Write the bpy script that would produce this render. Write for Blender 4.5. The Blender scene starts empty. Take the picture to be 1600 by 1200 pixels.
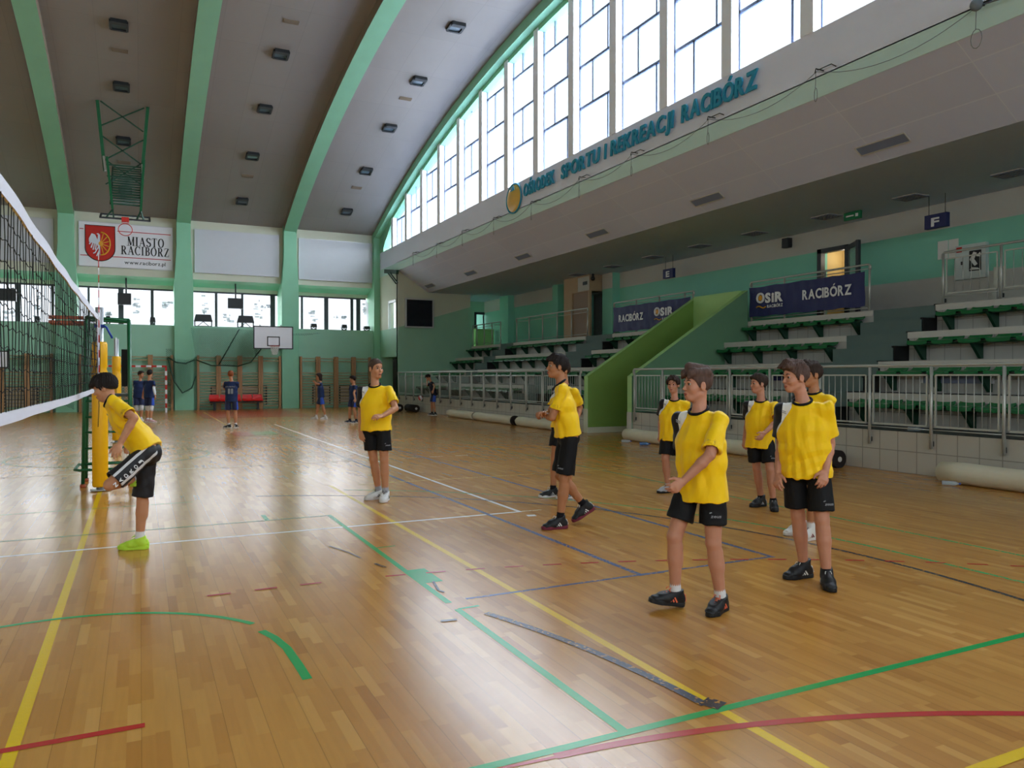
import bpy, math, random
import numpy as np
from mathutils import Vector, Matrix

random.seed(7)
rng = np.random.default_rng(11)
SC = bpy.context.scene
COL = SC.collection
PI = math.pi

# ------------------------------------------------------------------ camera numbers
CAM_H = 1.60
YAW = math.radians(26.014)      # to the right of +Y
PITCH = math.radians(-0.5766)
FOCAL = 1192.3                  # pixels at 1600 wide
FWD = Vector((math.sin(YAW) * math.cos(PITCH), math.cos(YAW) * math.cos(PITCH), math.sin(PITCH)))
RGT = Vector((math.cos(YAW), -math.sin(YAW), 0))
UPV = RGT.cross(FWD)

def at(x, y, Y):
    """the point of the vertical plane Y = const that was measured at (x, y)"""
    d = FWD + RGT * ((x - 800) / FOCAL) - UPV * ((y - 600) / FOCAL)
    return Vector((0, 0, CAM_H)) + d * (Y / d.y)

# ------------------------------------------------------------------ bookkeeping
def link(o):
    COL.objects.link(o)
    return o

def tag(o, label=None, cat=None, group=None, kind=None):
    if label: o['label'] = label
    if cat: o['category'] = cat
    if group: o['group'] = group
    if kind: o['kind'] = kind
    return o

def origin(o):
    p = Vector((0, 0, 0))
    while o is not None:
        p = p + Vector(o.location)
        o = o.parent
    return p

def thing(name, loc, label, cat, group=None):
    o = bpy.data.objects.new(name, None)
    o.empty_display_size = 0.1
    o.location = loc
    link(o)
    return tag(o, label, cat, group)

def copy_tree(o, parent=None):
    c = o.copy(); COL.objects.link(c)
    if parent is not None: c.parent = parent
    for ch in list(o.children):
        copy_tree(ch, c)
    return c

ORD = ['first', 'second', 'third', 'fourth', 'fifth', 'sixth', 'seventh', 'eighth', 'ninth', 'tenth', 'eleventh', 'twelfth',
       'thirteenth', 'fourteenth', 'fifteenth', 'sixteenth', 'seventeenth', 'eighteenth', 'nineteenth', 'twentieth']

def unit(v):
    v = np.asarray(v, float)
    return v / max(np.linalg.norm(v), 1e-9)

class MB:
    """collects shapes in world coordinates and links them as ONE mesh object"""
    def __init__(self):
        self.v = []; self.f = []; self.m = []; self.s = []
    def add(self, vs, fs, mat=0, sm=False):
        b = len(self.v)
        self.v.extend([tuple(p) for p in vs])
        for f in fs:
            self.f.append(tuple(b + i for i in f)); self.m.append(mat); self.s.append(sm)
        return self
    def box(self, x0, x1, y0, y1, z0, z1, mat=0):
        vs = [(x0, y0, z0), (x1, y0, z0), (x1, y1, z0), (x0, y1, z0), (x0, y0, z1), (x1, y0, z1), (x1, y1, z1), (x0, y1, z1)]
        return self.add(vs, [(3, 2, 1, 0), (4, 5, 6, 7), (0, 1, 5, 4), (1, 2, 6, 5), (2, 3, 7, 6), (3, 0, 4, 7)], mat)
    def bar(self, a, b, w, h=None, up=(0, 0, 1), mat=0):
        a = np.array(a, float); b = np.array(b, float); h = h or w
        d = unit(b - a); u = np.array(up, float)
        if abs(d @ u) > .98: u = np.array((1.0, 0, 0))
        s = unit(np.cross(d, u)) * w / 2; t = unit(np.cross(s, d)) * h / 2
        vs = [a - s - t, a + s - t, a + s + t, a - s + t, b - s - t, b + s - t, b + s + t, b - s + t]
        return self.add(vs, [(0, 1, 2, 3), (7, 6, 5, 4), (1, 0, 4, 5), (2, 1, 5, 6), (3, 2, 6, 7), (0, 3, 7, 4)], mat)
    def prism(self, pts, ext, mat=0, cap_mat=None):
        n = len(pts); e = np.array(ext, float)
        vs = [np.array(p, float) for p in pts]; vs += [p + e for p in vs]
        cm = mat if cap_mat is None else cap_mat
        # orient outward
        nn = np.zeros(3)
        for i in range(n):
            nn += np.cross(vs[i], vs[(i + 1) % n])
        flip = nn @ e > 0
        caps = [tuple(range(n)), tuple(range(2 * n - 1, n - 1, -1))]
        sides = [(i, (i + 1) % n + n - 0 if False else (i + 1) % n, (i + 1) % n + n, i + n) for i in range(n)]
        if flip:
            caps = [c[::-1] for c in caps]
        else:
            sides = [s[::-1] for s in sides]
        self.add(vs, caps, cm)
        b = len(self.v) - 2 * n
        for s in sides:
            self.f.append(tuple(b + i for i in s)); self.m.append(mat); self.s.append(False)
        return self
    def tube(self, pts, r, n=8, mat=0, closed=False, caps=True, sm=True):
        P = [np.array(p, float) for p in pts]; k = len(P)
        rs = r if hasattr(r, '__len__') else [r] * k
        T = []
        for i in range(k):
            if closed: t = P[(i + 1) % k] - P[i - 1]
            else: t = P[min(i + 1, k - 1)] - P[max(i - 1, 0)]
            T.append(unit(t))
        ref = np.array((0, 0, 1.0)) if abs(T[0][2]) < .9 else np.array((1.0, 0, 0))
        s = unit(np.cross(T[0], ref)); vs = []
        for i in range(k):
            s = unit(s - T[i] * (s @ T[i])); u = np.cross(T[i], s)
            for j in range(n):
                a = 2 * PI * j / n
                vs.append(P[i] + (s * math.cos(a) + u * math.sin(a)) * rs[i])
        fs = []
        for i in range(k if closed else k - 1):
            i2 = (i + 1) % k
            for j in range(n):
                j2 = (j + 1) % n
                fs.append((i * n + j, i * n + j2, i2 * n + j2, i2 * n + j))
        self.add(vs, fs, mat, sm)
        if caps and not closed:
            b = len(self.v) - len(vs)
            self.f.append(tuple(b + j for j in range(n - 1, -1, -1))); self.m.append(mat); self.s.append(False)
            self.f.append(tuple(b + (k - 1) * n + j for j in range(n))); self.m.append(mat); self.s.append(False)
        return self
    def cyl(self, a, b, r, n=16, mat=0, r2=None):
        return self.tube([a, b], [r, r if r2 is None else r2], n, mat)
    def ball(self, c, r, nu=16, nv=10, mat=0, matfn=None):
        rx, ry, rz = r if hasattr(r, '__len__') else (r, r, r)
        vs = [(c[0], c[1], c[2] + rz)]
        for i in range(1, nv):
            t = PI * i / nv
            for j in range(nu):
                p = 2 * PI * j / nu
                vs.append((c[0] + rx * math.sin(t) * math.cos(p), c[1] + ry * math.sin(t) * math.sin(p), c[2] + rz * math.cos(t)))
        vs.append((c[0], c[1], c[2] - rz))
        fs = [(0, 1 + j, 1 + (j + 1) % nu) for j in range(nu)]
        for i in range(nv - 2):
            for j in range(nu):
                a = 1 + i * nu + j; b = 1 + i * nu + (j + 1) % nu
                fs.append((a, a + nu, b + nu, b))
        L = len(vs) - 1; b0 = 1 + (nv - 2) * nu
        fs += [(b0 + j, L, b0 + (j + 1) % nu) for j in range(nu)]
        if matfn is None: return self.add(vs, fs, mat, True)
        for f in fs: pass
        b = len(self.v); self.v.extend(vs)
        for f in fs:
            cc = np.mean([vs[i] for i in f], axis=0)
            self.f.append(tuple(b + i for i in f)); self.m.append(matfn(cc - np.array(c, float))); self.s.append(True)
        return self
    def sheet(self, rows, mat=0, sm=False, flip=False):
        n = len(rows[0]); vs = [p for r in rows for p in r]; fs = []
        for i in range(len(rows) - 1):
            for j in range(n - 1):
                q = (i * n + j, i * n + j + 1, (i + 1) * n + j + 1, (i + 1) * n + j)
                fs.append(q[::-1] if flip else q)
        return self.add(vs, fs, mat, sm)
    def text(self, s, o, ux, uy, height, width=None, depth=.01, bold=0.0, shear=0.0, mat=0):
        vs, fs = text_geo(s, bold, shear)
        if not len(vs): return self
        lo = vs.min(0); hi = vs.max(0)
        # cap height from a plain letter so accents do not shrink the word
        sy = height / text_cap(bold); sx = sy if width is None else width / (hi[0] - lo[0])
        ux = unit(ux); uy = unit(uy); un = np.cross(ux, uy); o = np.array(o, float)
        out = [o + ux * (p[0] - lo[0]) * sx + uy * p[1] * sy + un * (depth if p[2] > 0 else 0) for p in vs]
        return self.add(out, fs, mat)
    def build(self, name, mats, parent=None, base=None):
        me = bpy.data.meshes.new(name)
        o0 = origin(parent) if parent is not None else Vector(base if base is not None else (0, 0, 0))
        me.from_pydata([(p[0] - o0.x, p[1] - o0.y, p[2] - o0.z) for p in self.v], [], self.f)
        for m in (mats if isinstance(mats, (list, tuple)) else [mats]): me.materials.append(m)
        me.polygons.foreach_set('material_index', self.m)
        me.polygons.foreach_set('use_smooth', self.s)
        me.update()
        o = bpy.data.objects.new(name, me); link(o)
        if parent is not None: o.parent = parent
        else: o.location = o0
        return o

_TG = {}
def glyph_geo(ch, bold):
    k = (ch, bold)
    if k in _TG: return _TG[k]
    cu = bpy.data.curves.new('t', 'FONT'); cu.body = ch; cu.size = 1.0; cu.extrude = .05; cu.offset = bold
    cu.resolution_u = 3
    ob = bpy.data.objects.new('t', cu); COL.objects.link(ob)
    dg = bpy.context.evaluated_depsgraph_get()
    me = bpy.data.meshes.new_from_object(ob.evaluated_get(dg))
    vs = np.array([v.co[:] for v in me.vertices]); fs = [tuple(p.vertices) for p in me.polygons]
    bpy.data.objects.remove(ob); bpy.data.curves.remove(cu); bpy.data.meshes.remove(me)
    _TG[k] = (vs, fs)
    return vs, fs

def text_geo(s, bold=0.0, shear=0.0):
    """letters set one by one, accents drawn as strokes of their own"""
    V = []; F = []; x = 0.0
    for ch in s:
        if ch == ' ': x += .3; continue
        base = {'Ó': 'O', 'Ś': 'S'}.get(ch, ch)
        vs, fs = glyph_geo(base, bold)
        vs = vs.copy(); vs[:, 0] += x - vs[:, 0].min(); n = sum(len(q) for q in V); w = vs[:, 0].max() - x
        F += [tuple(i + n for i in f) for f in fs]; V.append(vs)
        if base != ch:
            t = .055 + bold * 1.2; y0 = vs[:, 1].max() + .05; cx = x + w * .5; n += len(vs)
            q = [(cx - .07, y0), (cx - .07 + t * 1.3, y0), (cx + .10 + t, y0 + .15), (cx + .06, y0 + .15)]
            V.append(np.array([(a, b_, -.05) for a, b_ in q] + [(a, b_, .05) for a, b_ in q]))
            F += [tuple(i + n for i in f) for f in ((3, 2, 1, 0), (4, 5, 6, 7), (0, 1, 5, 4), (1, 2, 6, 5), (2, 3, 7, 6), (3, 0, 4, 7))]
        x += w + .075
    if not V: return np.zeros((0, 3)), []
    V = np.concatenate(V)
    if shear: V[:, 0] += V[:, 1] * shear
    return V, F

def text_cap(bold):
    vs, _ = text_geo('H', bold)
    return vs[:, 1].max() - vs[:, 1].min()

# ------------------------------------------------------------------ materials
def lin(c):
    if isinstance(c, str):
        c = [int(c[i:i + 2], 16) / 255 for i in (0, 2, 4)]
        return tuple(x / 12.92 if x <= .04045 else ((x + .055) / 1.055) ** 2.4 for x in c)
    return tuple(c)

class NT:
    def __init__(self, name):
        self.mat = bpy.data.materials.new(name); self.mat.use_nodes = True
        self.nt = self.mat.node_tree; self.b = self.nt.nodes['Principled BSDF']; self.out = self.nt.nodes['Material Output']
    def n(self, t, **kw):
        nd = self.nt.nodes.new(t)
        for k, v in kw.items():
            if k.startswith('_'): setattr(nd, k[1:], v)
            else: nd.inputs[k].default_value = v
        return nd
    def l(self, a, b): self.nt.links.new(a, b)
    def math(self, op, a, b=None, c=None):
        nd = self.n('ShaderNodeMath', _operation=op)
        for i, x in enumerate((a, b, c)):
            if x is None: continue
            if hasattr(x, 'is_linked'): self.l(x, nd.inputs[i])
            else: nd.inputs[i].default_value = x
        return nd.outputs[0]
    def mix(self, fac, a, b):
        nd = self.n('ShaderNodeMix', _data_type='RGBA')
        for sock, x in ((nd.inputs[0], fac), (nd.inputs[6], a), (nd.inputs[7], b)):
            if hasattr(x, 'is_linked'): self.l(x, sock)
            else: sock.default_value = x if isinstance(x, float) else (*x, 1)
        return nd.outputs[2]

def mk(name, col, rough=.6, spec=.5, metal=0.0, var=.06, scale=6.0, bump=0.0, coat=0.0, emit=None, estr=0.0):
    t = NT(name); c = lin(col)
    geo = t.n('ShaderNodeTexCoord')
    nz = t.n('ShaderNodeTexNoise', Scale=scale, Detail=3.0)
    t.l(geo.outputs['Object'], nz.inputs['Vector'])
    a = tuple(max(0, x * (1 - var)) for x in c); b = tuple(min(1, x * (1 + var)) for x in c)
    t.l(t.mix(nz.outputs[0], a, b), t.b.inputs['Base Color'])
    t.b.inputs['Roughness'].default_value = rough
    t.b.inputs['Specular IOR Level'].default_value = spec
    t.b.inputs['Metallic'].default_value = metal
    if coat: t.b.inputs['Coat Weight'].default_value = coat
    if bump:
        bp = t.n('ShaderNodeBump', Strength=bump, Distance=.01)
        t.l(nz.outputs[0], bp.inputs['Height']); t.l(bp.outputs[0], t.b.inputs['Normal'])
    if emit:
        t.b.inputs['Emission Color'].default_value = (*lin(emit), 1); t.b.inputs['Emission Strength'].default_value = estr
    return t.mat

def tiles(name, col, line, w, h, axes, rough=.4, gap=.012, var=.05, off=0.0):
    """flat square tiling with joints; axes picks which object axes run along and across"""
    t = NT(name); c = lin(col)
    tc = t.n('ShaderNodeTexCoord'); sp = t.n('ShaderNodeSeparateXYZ'); t.l(tc.outputs['Object'], sp.inputs[0])
    cb = t.n('ShaderNodeCombineXYZ')
    t.l(sp.outputs[axes[0]], cb.inputs[0]); t.l(sp.outputs[axes[1]], cb.inputs[1])
    br = t.n('ShaderNodeTexBrick', Scale=1.0)
    br.offset = off; br.inputs['Mortar Size'].default_value = gap; br.inputs['Brick Width'].default_value = w; br.inputs['Row Height'].default_value = h
    br.inputs['Color1'].default_value = (*[x * (1 - var) for x in c], 1); br.inputs['Color2'].default_value = (*[min(1, x * (1 + var)) for x in c], 1)
    br.inputs['Mortar'].default_value = (*lin(line), 1); br.inputs['Mortar Smooth'].default_value = .2
    t.l(cb.outputs[0], br.inputs['Vector']); t.l(br.outputs['Color'], t.b.inputs['Base Color'])
    t.b.inputs['Roughness'].default_value = rough
    return t.mat

def parquet():
    """narrow oak strips running along Y, each strip its own tone"""
    t = NT('oak_parquet')
    tc = t.n('ShaderNodeTexCoord'); sp = t.n('ShaderNodeSeparateXYZ'); t.l(tc.outputs['Object'], sp.inputs[0])
    row = t.math('FLOOR', t.math('DIVIDE', sp.outputs[0], .058))
    wn = t.n('ShaderNodeTexWhiteNoise', _noise_dimensions='1D'); t.l(row, wn.inputs['W'])
    ys = t.math('ADD', t.math('DIVIDE', sp.outputs[1], .42), t.math('MULTIPLY', wn.outputs[0], 7.0))
    colm = t.math('FLOOR', ys)
    cb = t.n('ShaderNodeCombineXYZ'); t.l(row, cb.inputs[0]); t.l(colm, cb.inputs[1])
    w2 = t.n('ShaderNodeTexWhiteNoise', _noise_dimensions='2D'); t.l(cb.outputs[0], w2.inputs['Vector'])
    rp = t.n('ShaderNodeValToRGB'); t.l(w2.outputs[0], rp.inputs[0])
    e = rp.color_ramp.elements
    e[0].position = 0.0; e[0].color = (*lin('a97031'), 1); e[1].position = 1.0; e[1].color = (*lin('c4924e'), 1)
    for p, c in ((.10, 'b17936'), (.45, 'b67f3b'), (.90, 'bb863f')):
        x = e.new(p); x.color = (*lin(c), 1)
    # grain drawn out along the strip
    mp = t.n('ShaderNodeMapping'); mp.inputs['Scale'].default_value = (42, 2.2, 1); t.l(tc.outputs['Object'], mp.inputs[0])
    gr = t.n('ShaderNodeTexNoise', Scale=1.0, Detail=4.0); t.l(mp.outputs[0], gr.inputs['Vector'])
    bg = t.n('ShaderNodeTexNoise', Scale=.5, Detail=2.0); t.l(tc.outputs['Object'], bg.inputs['Vector'])
    k = t.math('ADD', t.math('MULTIPLY', gr.outputs[0], .16), t.math('MULTIPLY', bg.outputs[0], .24))
    k = t.math('ADD', k, .80)
    vm = t.n('ShaderNodeVectorMath', _operation='SCALE'); t.l(rp.outputs[0], vm.inputs[0]); t.l(k, vm.inputs['Scale'])
    # dark seams between boards three strips wide
    fx = t.math('FRACT', t.math('DIVIDE', sp.outputs[0], .174)); seam = t.math('LESS_THAN', fx, .012)
    col = t.mix(t.math('MULTIPLY', seam, .55), vm.outputs[0], lin('4a2c12'))
    t.l(col, t.b.inputs['Base Color'])
    rr = t.n('ShaderNodeMapRange'); t.l(bg.outputs[0], rr.inputs['Value'])
    rr.inputs['To Min'].default_value = .19; rr.inputs['To Max'].default_value = .27
    t.l(rr.outputs[0], t.b.inputs['Roughness'])
    t.b.inputs['Specular IOR Level'].default_value = .5
    return t.mat

def painted(name, col, worn=0.0):
    """floor paint or tape under the same varnish; worn lets the wood show through"""
    t = NT(name); c = lin(col)
    tc = t.n('ShaderNodeTexCoord'); nz = t.n('ShaderNodeTexNoise', Scale=38.0, Detail=4.0); t.l(tc.outputs['Object'], nz.inputs['Vector'])
    if worn:
        st = t.math('LESS_THAN', nz.outputs[0], worn)
        t.l(t.mix(st, c, lin('b57e3c')), t.b.inputs['Base Color'])
    else:
        t.l(t.mix(nz.outputs[0], tuple(x * .92 for x in c), c), t.b.inputs['Base Color'])
    t.b.inputs['Roughness'].default_value = .27; t.b.inputs['Specular IOR Level'].default_value = .42
    return t.mat

def glow(name, col, s):
    t = NT(name)
    tc = t.n('ShaderNodeTexCoord'); nz = t.n('ShaderNodeTexNoise', Scale=1.5, Detail=2.0); t.l(tc.outputs['Object'], nz.inputs['Vector'])
    c = lin(col)
    t.l(t.mix(nz.outputs[0], tuple(x * .93 for x in c), c), t.b.inputs['Emission Color'])
    t.b.inputs['Emission Strength'].default_value = s
    t.b.inputs['Base Color'].default_value = (.8, .8, .8, 1); t.b.inputs['Roughness'].default_value = .3
    return t.mat

def netmat(name, col, cell, thick, ax):
    """knotted netting: real holes between cords"""
    t = NT(name)
    tc = t.n('ShaderNodeTexCoord'); sp = t.n('ShaderNodeSeparateXYZ'); t.l(tc.outputs['Object'], sp.inputs[0])
    a = t.math('ADD', sp.outputs[ax[0]], sp.outputs[ax[1]]); b = t.math('SUBTRACT', sp.outputs[ax[0]], sp.outputs[ax[1]])
    f1 = t.math('LESS_THAN', t.math('FRACT', t.math('DIVIDE', a, cell)), thick)
    f2 = t.math('LESS_THAN', t.math('FRACT', t.math('DIVIDE', b, cell)), thick)
    m = t.math('MAXIMUM', f1, f2)
    t.b.inputs['Base Color'].default_value = (*lin(col), 1); t.b.inputs['Roughness'].default_value = .8
    t.l(m, t.b.inputs['Alpha'])
    return t.mat

def glassmat(name, tint, alpha):
    t = NT(name)
    t.b.inputs['Base Color'].default_value = (*lin(tint), 1); t.b.inputs['Roughness'].default_value = .06
    t.b.inputs['Alpha'].default_value = alpha
    return t.mat

def clearpane(name):
    t = NT(name); tr = t.n('ShaderNodeBsdfTransparent'); gl = t.n('ShaderNodeBsdfGlossy', Roughness=.03); mx = t.n('ShaderNodeMixShader')
    tc = t.n('ShaderNodeTexCoord'); nz = t.n('ShaderNodeTexNoise', Scale=.6, Detail=2.0); t.l(tc.outputs['Object'], nz.inputs['Vector'])
    t.l(t.mix(nz.outputs[0], (.90, .93, .95), (.97, .98, 1.0)), tr.inputs['Color'])
    mx.inputs[0].default_value = .06; t.l(tr.outputs[0], mx.inputs[1]); t.l(gl.outputs[0], mx.inputs[2]); t.l(mx.outputs[0], t.out.inputs['Surface'])
    return t.mat

M = {}
M['floor'] = parquet()
M['ceiling'] = tiles('ceiling_panels', '948f8b', '8b8682', 1.2, 2.4, (0, 1), .75, .010, .03)
M['cream'] = mk('cream_plaster', 'cfd2bf', .8, .3, var=.03, scale=1.2)
M['cream_dim'] = mk('cream_paint_stand', 'c4c3bd', .8, .3, var=.03, scale=1.2)
M['green'] = mk('green_wall_paint', '98c8ad', .62, .35, var=.05, scale=1.0)
M['green_rib'] = mk('green_rib_paint', '8cc8a6', .6, .35, var=.05, scale=1.5)
M['rib_side'] = mk('rib_side_plaster', '857868', .8, .3, var=.05)  # cream rib sides, their shade put into the brown
M['teal'] = mk('teal_wall_paint', '86cdb6', .6, .35, var=.05, scale=1.0)
M['fascia'] = mk('fascia_lilac_white', 'e6e9fb', .7, .3, var=.03, scale=.8)
M['fascia_green'] = mk('fascia_mint', 'cbe6e0', .7, .3, var=.03, scale=.8)
M['soffit'] = tiles('soffit_panels', 'd0d5ee', 'dee3f4', 2.55, .62, (1, 0), .8, .010, .03)
M['lowceil'] = mk('gallery_ceiling', 'c8d5ea', .7, .3, var=.03)
M['tile'] = tiles('riser_tile', 'b4b3b0', '8f8e8c', .33, .31, (1, 2), .45, .008, .03)
M['plinth'] = tiles('plinth_tile', 'b9b4ab', '8d877f', .345, .36, (1, 2), .4, .008, .03)
M['slab'] = mk('slab_edge', 'c6c4bf', .7, .3, var=.04)
M['tread'] = mk('dark_tread', '4d5350', .7, .3, var=.08)
M['step'] = mk('grey_green_step', '5f7370', .7, .3, var=.06)
M['black'] = mk('black_rubber', '141617', .6, .4, var=.1)
M['seat_green'] = mk('green_seat_plastic', '196b3b', .35, .5, var=.06)
M['bracket'] = mk('dark_green_steel', '12402c', .5, .5, var=.08)
M['vom'] = mk('olive_green_wall', '7da352', .6, .35, var=.04, scale=1.0)
M['vom_edge'] = mk('light_green_edge', 'a4d189', .6, .35, var=.04, scale=1.0)
M['vom_out'] = mk('grey_green_wall', '6f9c7a', .6, .35, var=.04, scale=1.0)
M['steel'] = mk('brushed_steel', 'c8c8c4', .32, .5, .85, var=.04, scale=30)
M['steel_dull'] = mk('galvanised_rail', 'bdbfba', .45, .5, .5, var=.04, scale=30)
M['winframe'] = mk('anthracite_frame', '3b3f45', .5, .5, var=.05)
M['lunframe'] = mk('grey_blue_glazing_bar', '6e7fa3', .5, .5, var=.04)
M['post_white'] = mk('white_window_post', 'f1f3fb', .6, .4, var=.02)
M['pane_hi'] = M['pane_far'] = clearpane('window_glass')
M['white'] = mk('white_sheet', 'e9e9ee', .45, .4, var=.02)
M['board_white'] = mk('white_board_panel', 'c9ccd2', .4, .4, var=.02)
M['frame_alu'] = mk('alu_edge', 'c9cbcd', .4, .5, .4)
M['red'] = mk('signal_red', 'c0261c', .5, .4, var=.05)
M['line_red'] = mk('sign_red_line', 'b8323a', .5, .4)
M['gold'] = mk('gold_paint', 'e0a12a', .45, .5, var=.05)
M['silver_paint'] = mk('silver_paint', 'd5d9e2', .5, .4, var=.05)
M['ink'] = mk('sign_black_ink', '15171c', .5, .4)
M['letter_teal'] = mk('teal_letters', '2a96b8', .5, .4, var=.03)
M['ball_gold'] = mk('golden_emblem', 'e3b653', .35, .5, var=.1, scale=2)
M['navy'] = mk('navy_banner_cloth', '2a2f63', .55, .4, var=.07, scale=2)
M['pad_yellow'] = mk('yellow_post_pad', 'eeb203', .45, .45, var=.04)
M['net_black'] = mk('black_net_cord', '101412', .8, .3)
M['band_white'] = mk('white_net_band', 'dcdde8', .6, .3, var=.03, scale=12)
M['alu'] = mk('aluminium_post', 'c3c6cb', .35, .5, .6)
M['blue'] = mk('blue_strap', '1f45a8', .5, .4)
M['ladder_green'] = mk('green_enamel', '0f5a34', .45, .5, var=.06)
M['wood_rung'] = mk('wall_bar_rung', 'a8956e', .5, .4, var=.1, scale=9)
M['wood_bar'] = mk('wall_bar_wood', 'ab835a', .5, .4, var=.15, scale=9)
M['wood_red'] = mk('reddish_plank', 'a2502f', .55, .4, var=.12)
M['seat_red'] = mk('red_seat_plastic', 'd3211d', .35, .5, var=.05)
M['dark'] = mk('dark_metal', '24282b', .5, .5, var=.08)
M['lamp_glass'] = mk('lamp_lens', '5a6d78', .15, .6, var=.06)
M['screen'] = mk('scoreboard_glass', '101521', .25, .5, var=.05)
M['sticker'] = glassmat('faded_film', '9aa3a8', .45)
M['rope'] = mk('grey_rope', '77828c', .8, .3)
M['vent'] = mk('blue_grey_grille', '7f8aa6', .6, .4, var=.05)
M['grille_pale'] = mk('pale_light_grille', 'c9c4b4', .5, .4, var=.1, scale=40)
M['mat_roll'] = mk('cream_mat_roll', 'd8d0ba', .75, .3, var=.07, scale=4)
M['mat_dark'] = mk('mat_underside', '2b2725', .85, .2, var=.1)
M['door_brown'] = mk('brown_door', '8d7057', .5, .4, var=.06)
M['corridor_yellow'] = mk('yellow_corridor_wall', 'd2b87e', .5, .4, var=.05)  # corridor wall behind the open door, its lit yellow put into the colour
M['beige'] = mk('beige_surround', 'b79c7c', .6, .3, var=.04)
M['paper'] = mk('paper', 'e4e3e0', .7, .3, var=.02)
M['cabinet'] = mk('electric_cabinet', 'c6d0d0', .5, .4, var=.03)
M['net_safety'] = netmat('green_safety_net', '0d4a33', .09, .13, (0, 2))
M['net_goal'] = netmat('grey_goal_net', 'b8bcb8', .12, .13, (0, 2))
M['net_hoop'] = netmat('white_hoop_net', 'dcdcd8', .1, .3, (0, 2))
M['glass'] = glassmat('clear_board', 'dfe8e6', .16)
M['bottle'] = glassmat('clear_bottle', 'cfe2ee', .42)
M['bottle_blue'] = glassmat('blue_bottle', '4f86c8', .7)
M['exit_green'] = mk('exit_green', '177a4e', .4, .4)
M['radiator'] = mk('radiator_panel', 'b9b0a0', .6, .3, var=.04)
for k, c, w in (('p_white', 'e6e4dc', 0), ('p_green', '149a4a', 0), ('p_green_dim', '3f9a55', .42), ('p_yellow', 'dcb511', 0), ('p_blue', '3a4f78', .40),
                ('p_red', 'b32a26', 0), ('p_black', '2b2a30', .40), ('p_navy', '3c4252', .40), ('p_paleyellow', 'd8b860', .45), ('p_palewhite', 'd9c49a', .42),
                ('p_redmark_reflection', 'b4502c', .35), ('p_greenpatch', '6d9a3c', .3), ('p_tape', '6b675f', .3)):
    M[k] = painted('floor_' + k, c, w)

# ================================================================== the hall (X across the nets' planes, Y along the stand, Z up)
XL, XR, YN, YF = -12.4, 11.4, -5.2, 39.6
def zc(y):                                    # the vault
    return 13.2 - 62.528 + math.sqrt(62.528 ** 2 - (y - 17.2) ** 2)
def S(o): return tag(o, kind='structure')

m = MB(); m.box(XL - .3, XR + 7, YN - .3, 41.2, -.2, 0); floor = S(m.build('floor', M['floor']))

# ---- painted court lines, each its own child of the floor
LZ = [0.0004]
def line_poly(pts, name, mat, w, closed=False):
    LZ[0] += .00005
    z = LZ[0]
    m = MB(); P = [np.array((p[0], p[1], 0.0)) for p in pts]; rows = []
    for i, p in enumerate(P):
        t = unit(P[min(i + 1, len(P) - 1)] - P[max(i - 1, 0)]); nrm = np.array((-t[1], t[0], 0)) * w / 2
        rows.append([p - nrm + (0, 0, z), p + nrm + (0, 0, z)])
    m.sheet(rows, flip=True)
    return tag(m.build(name, M[mat], floor), kind='structure')
def line(a, b, mat, w=.05, name='court_line'): return line_poly([a, b], name, mat, w)
def arc(c, r, a0, a1, mat, w=.05, n=40):
    return line_poly([(c[0] + r * math.cos(math.radians(a0 + (a1 - a0) * i / n)), c[1] + r * math.sin(math.radians(a0 + (a1 - a0) * i / n))) for i in range(n + 1)], 'court_arc', mat, w)

line((-.5, -2), (-.5, 12.1), 'p_yellow', .056)
line((2.5, 1.0), (2.5, 11.2), 'p_yellow', .056)
line((-.5, 14), (-.5, 37), 'p_paleyellow', .05)
line((4.03, 8.03), (4.03, 26.3), 'p_white', .05)
line((-5.2, 8.05), (4.055, 8.05), 'p_white', .05)
line((4.06, 8.06), (4.32, 8.05), 'p_palewhite', .04)
line((3.99, 7.78), (4.09, 7.76), 'p_white', .09)
line((3.62, 5.03), (3.62, 24.5), 'p_blue', .05)
line((5.03, 5.03), (5.03, 17.2), 'p_blue', .05)
line((2.1, 5.06), (5.05, 5.06), 'p_blue', .035)
line((3.62, 5.06), (3.84, 5.05), 'p_blue', .045)
line((7.07, 1.0), (7.07, 18), 'p_green_dim', .045)
arc((-.62, 4.68), 6.80, 0, 62, 'p_green_dim', .045)
line((6.18, 4.68), (6.12, 1.5), 'p_green_dim', .045)
arc((-.58, 4.565), 6.38, -14, 72, 'p_black', .045)
line((1.955, 2.84), (1.955, 4.86), 'p_green', .05)
line((1.955, 5.02), (1.955, 8.82), 'p_green', .05)
line((2.05, 5.58), (2.05, 6.02), 'p_green', .15)
line((-6, 8.79), (1.98, 8.79), 'p_green', .028)
line((-6, 2.84), (9.5, 2.84), 'p_green', .05)
line((1.27, 8.8), (1.27, 9.15), 'p_green', .05)
line((1.96, 4.86), (2.12, 4.87), 'p_green', .03)
line((1.96, 6.93), (2.16, 6.94), 'p_green', .025)
line((-3, 10.45), (.6, 10.5), 'p_green_dim', .025)
arc((-.51, 4.48), 1.34, 30, 150, 'p_green', .042)
line_poly([(.68, 4.985), (.735, 4.82), (.772, 4.6), (.785, 4.3), (.79, 4.08)], 'court_arc', 'p_green', .052)
arc((1.283, -2.407), 5.2066, 30, 86.9, 'p_red', .05)
line_poly([(1.57, 2.785), (1.35, 2.8), (1.15, 2.79)], 'court_arc', 'p_red', .022)
line((-.9, 3.866), (.015, 3.868), 'p_red', .05)
for a in np.arange(36, 93, 2.05):             # dashed free-throw arc
    if (84.5 < a < 87): continue
    arc((.815, -3.303), 9.26, a, a + 1.0, 'p_red', .035, 3)
arc((-3.613, 2.568), 6.09, 3.2, 20.4, 'p_navy', .055)
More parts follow.
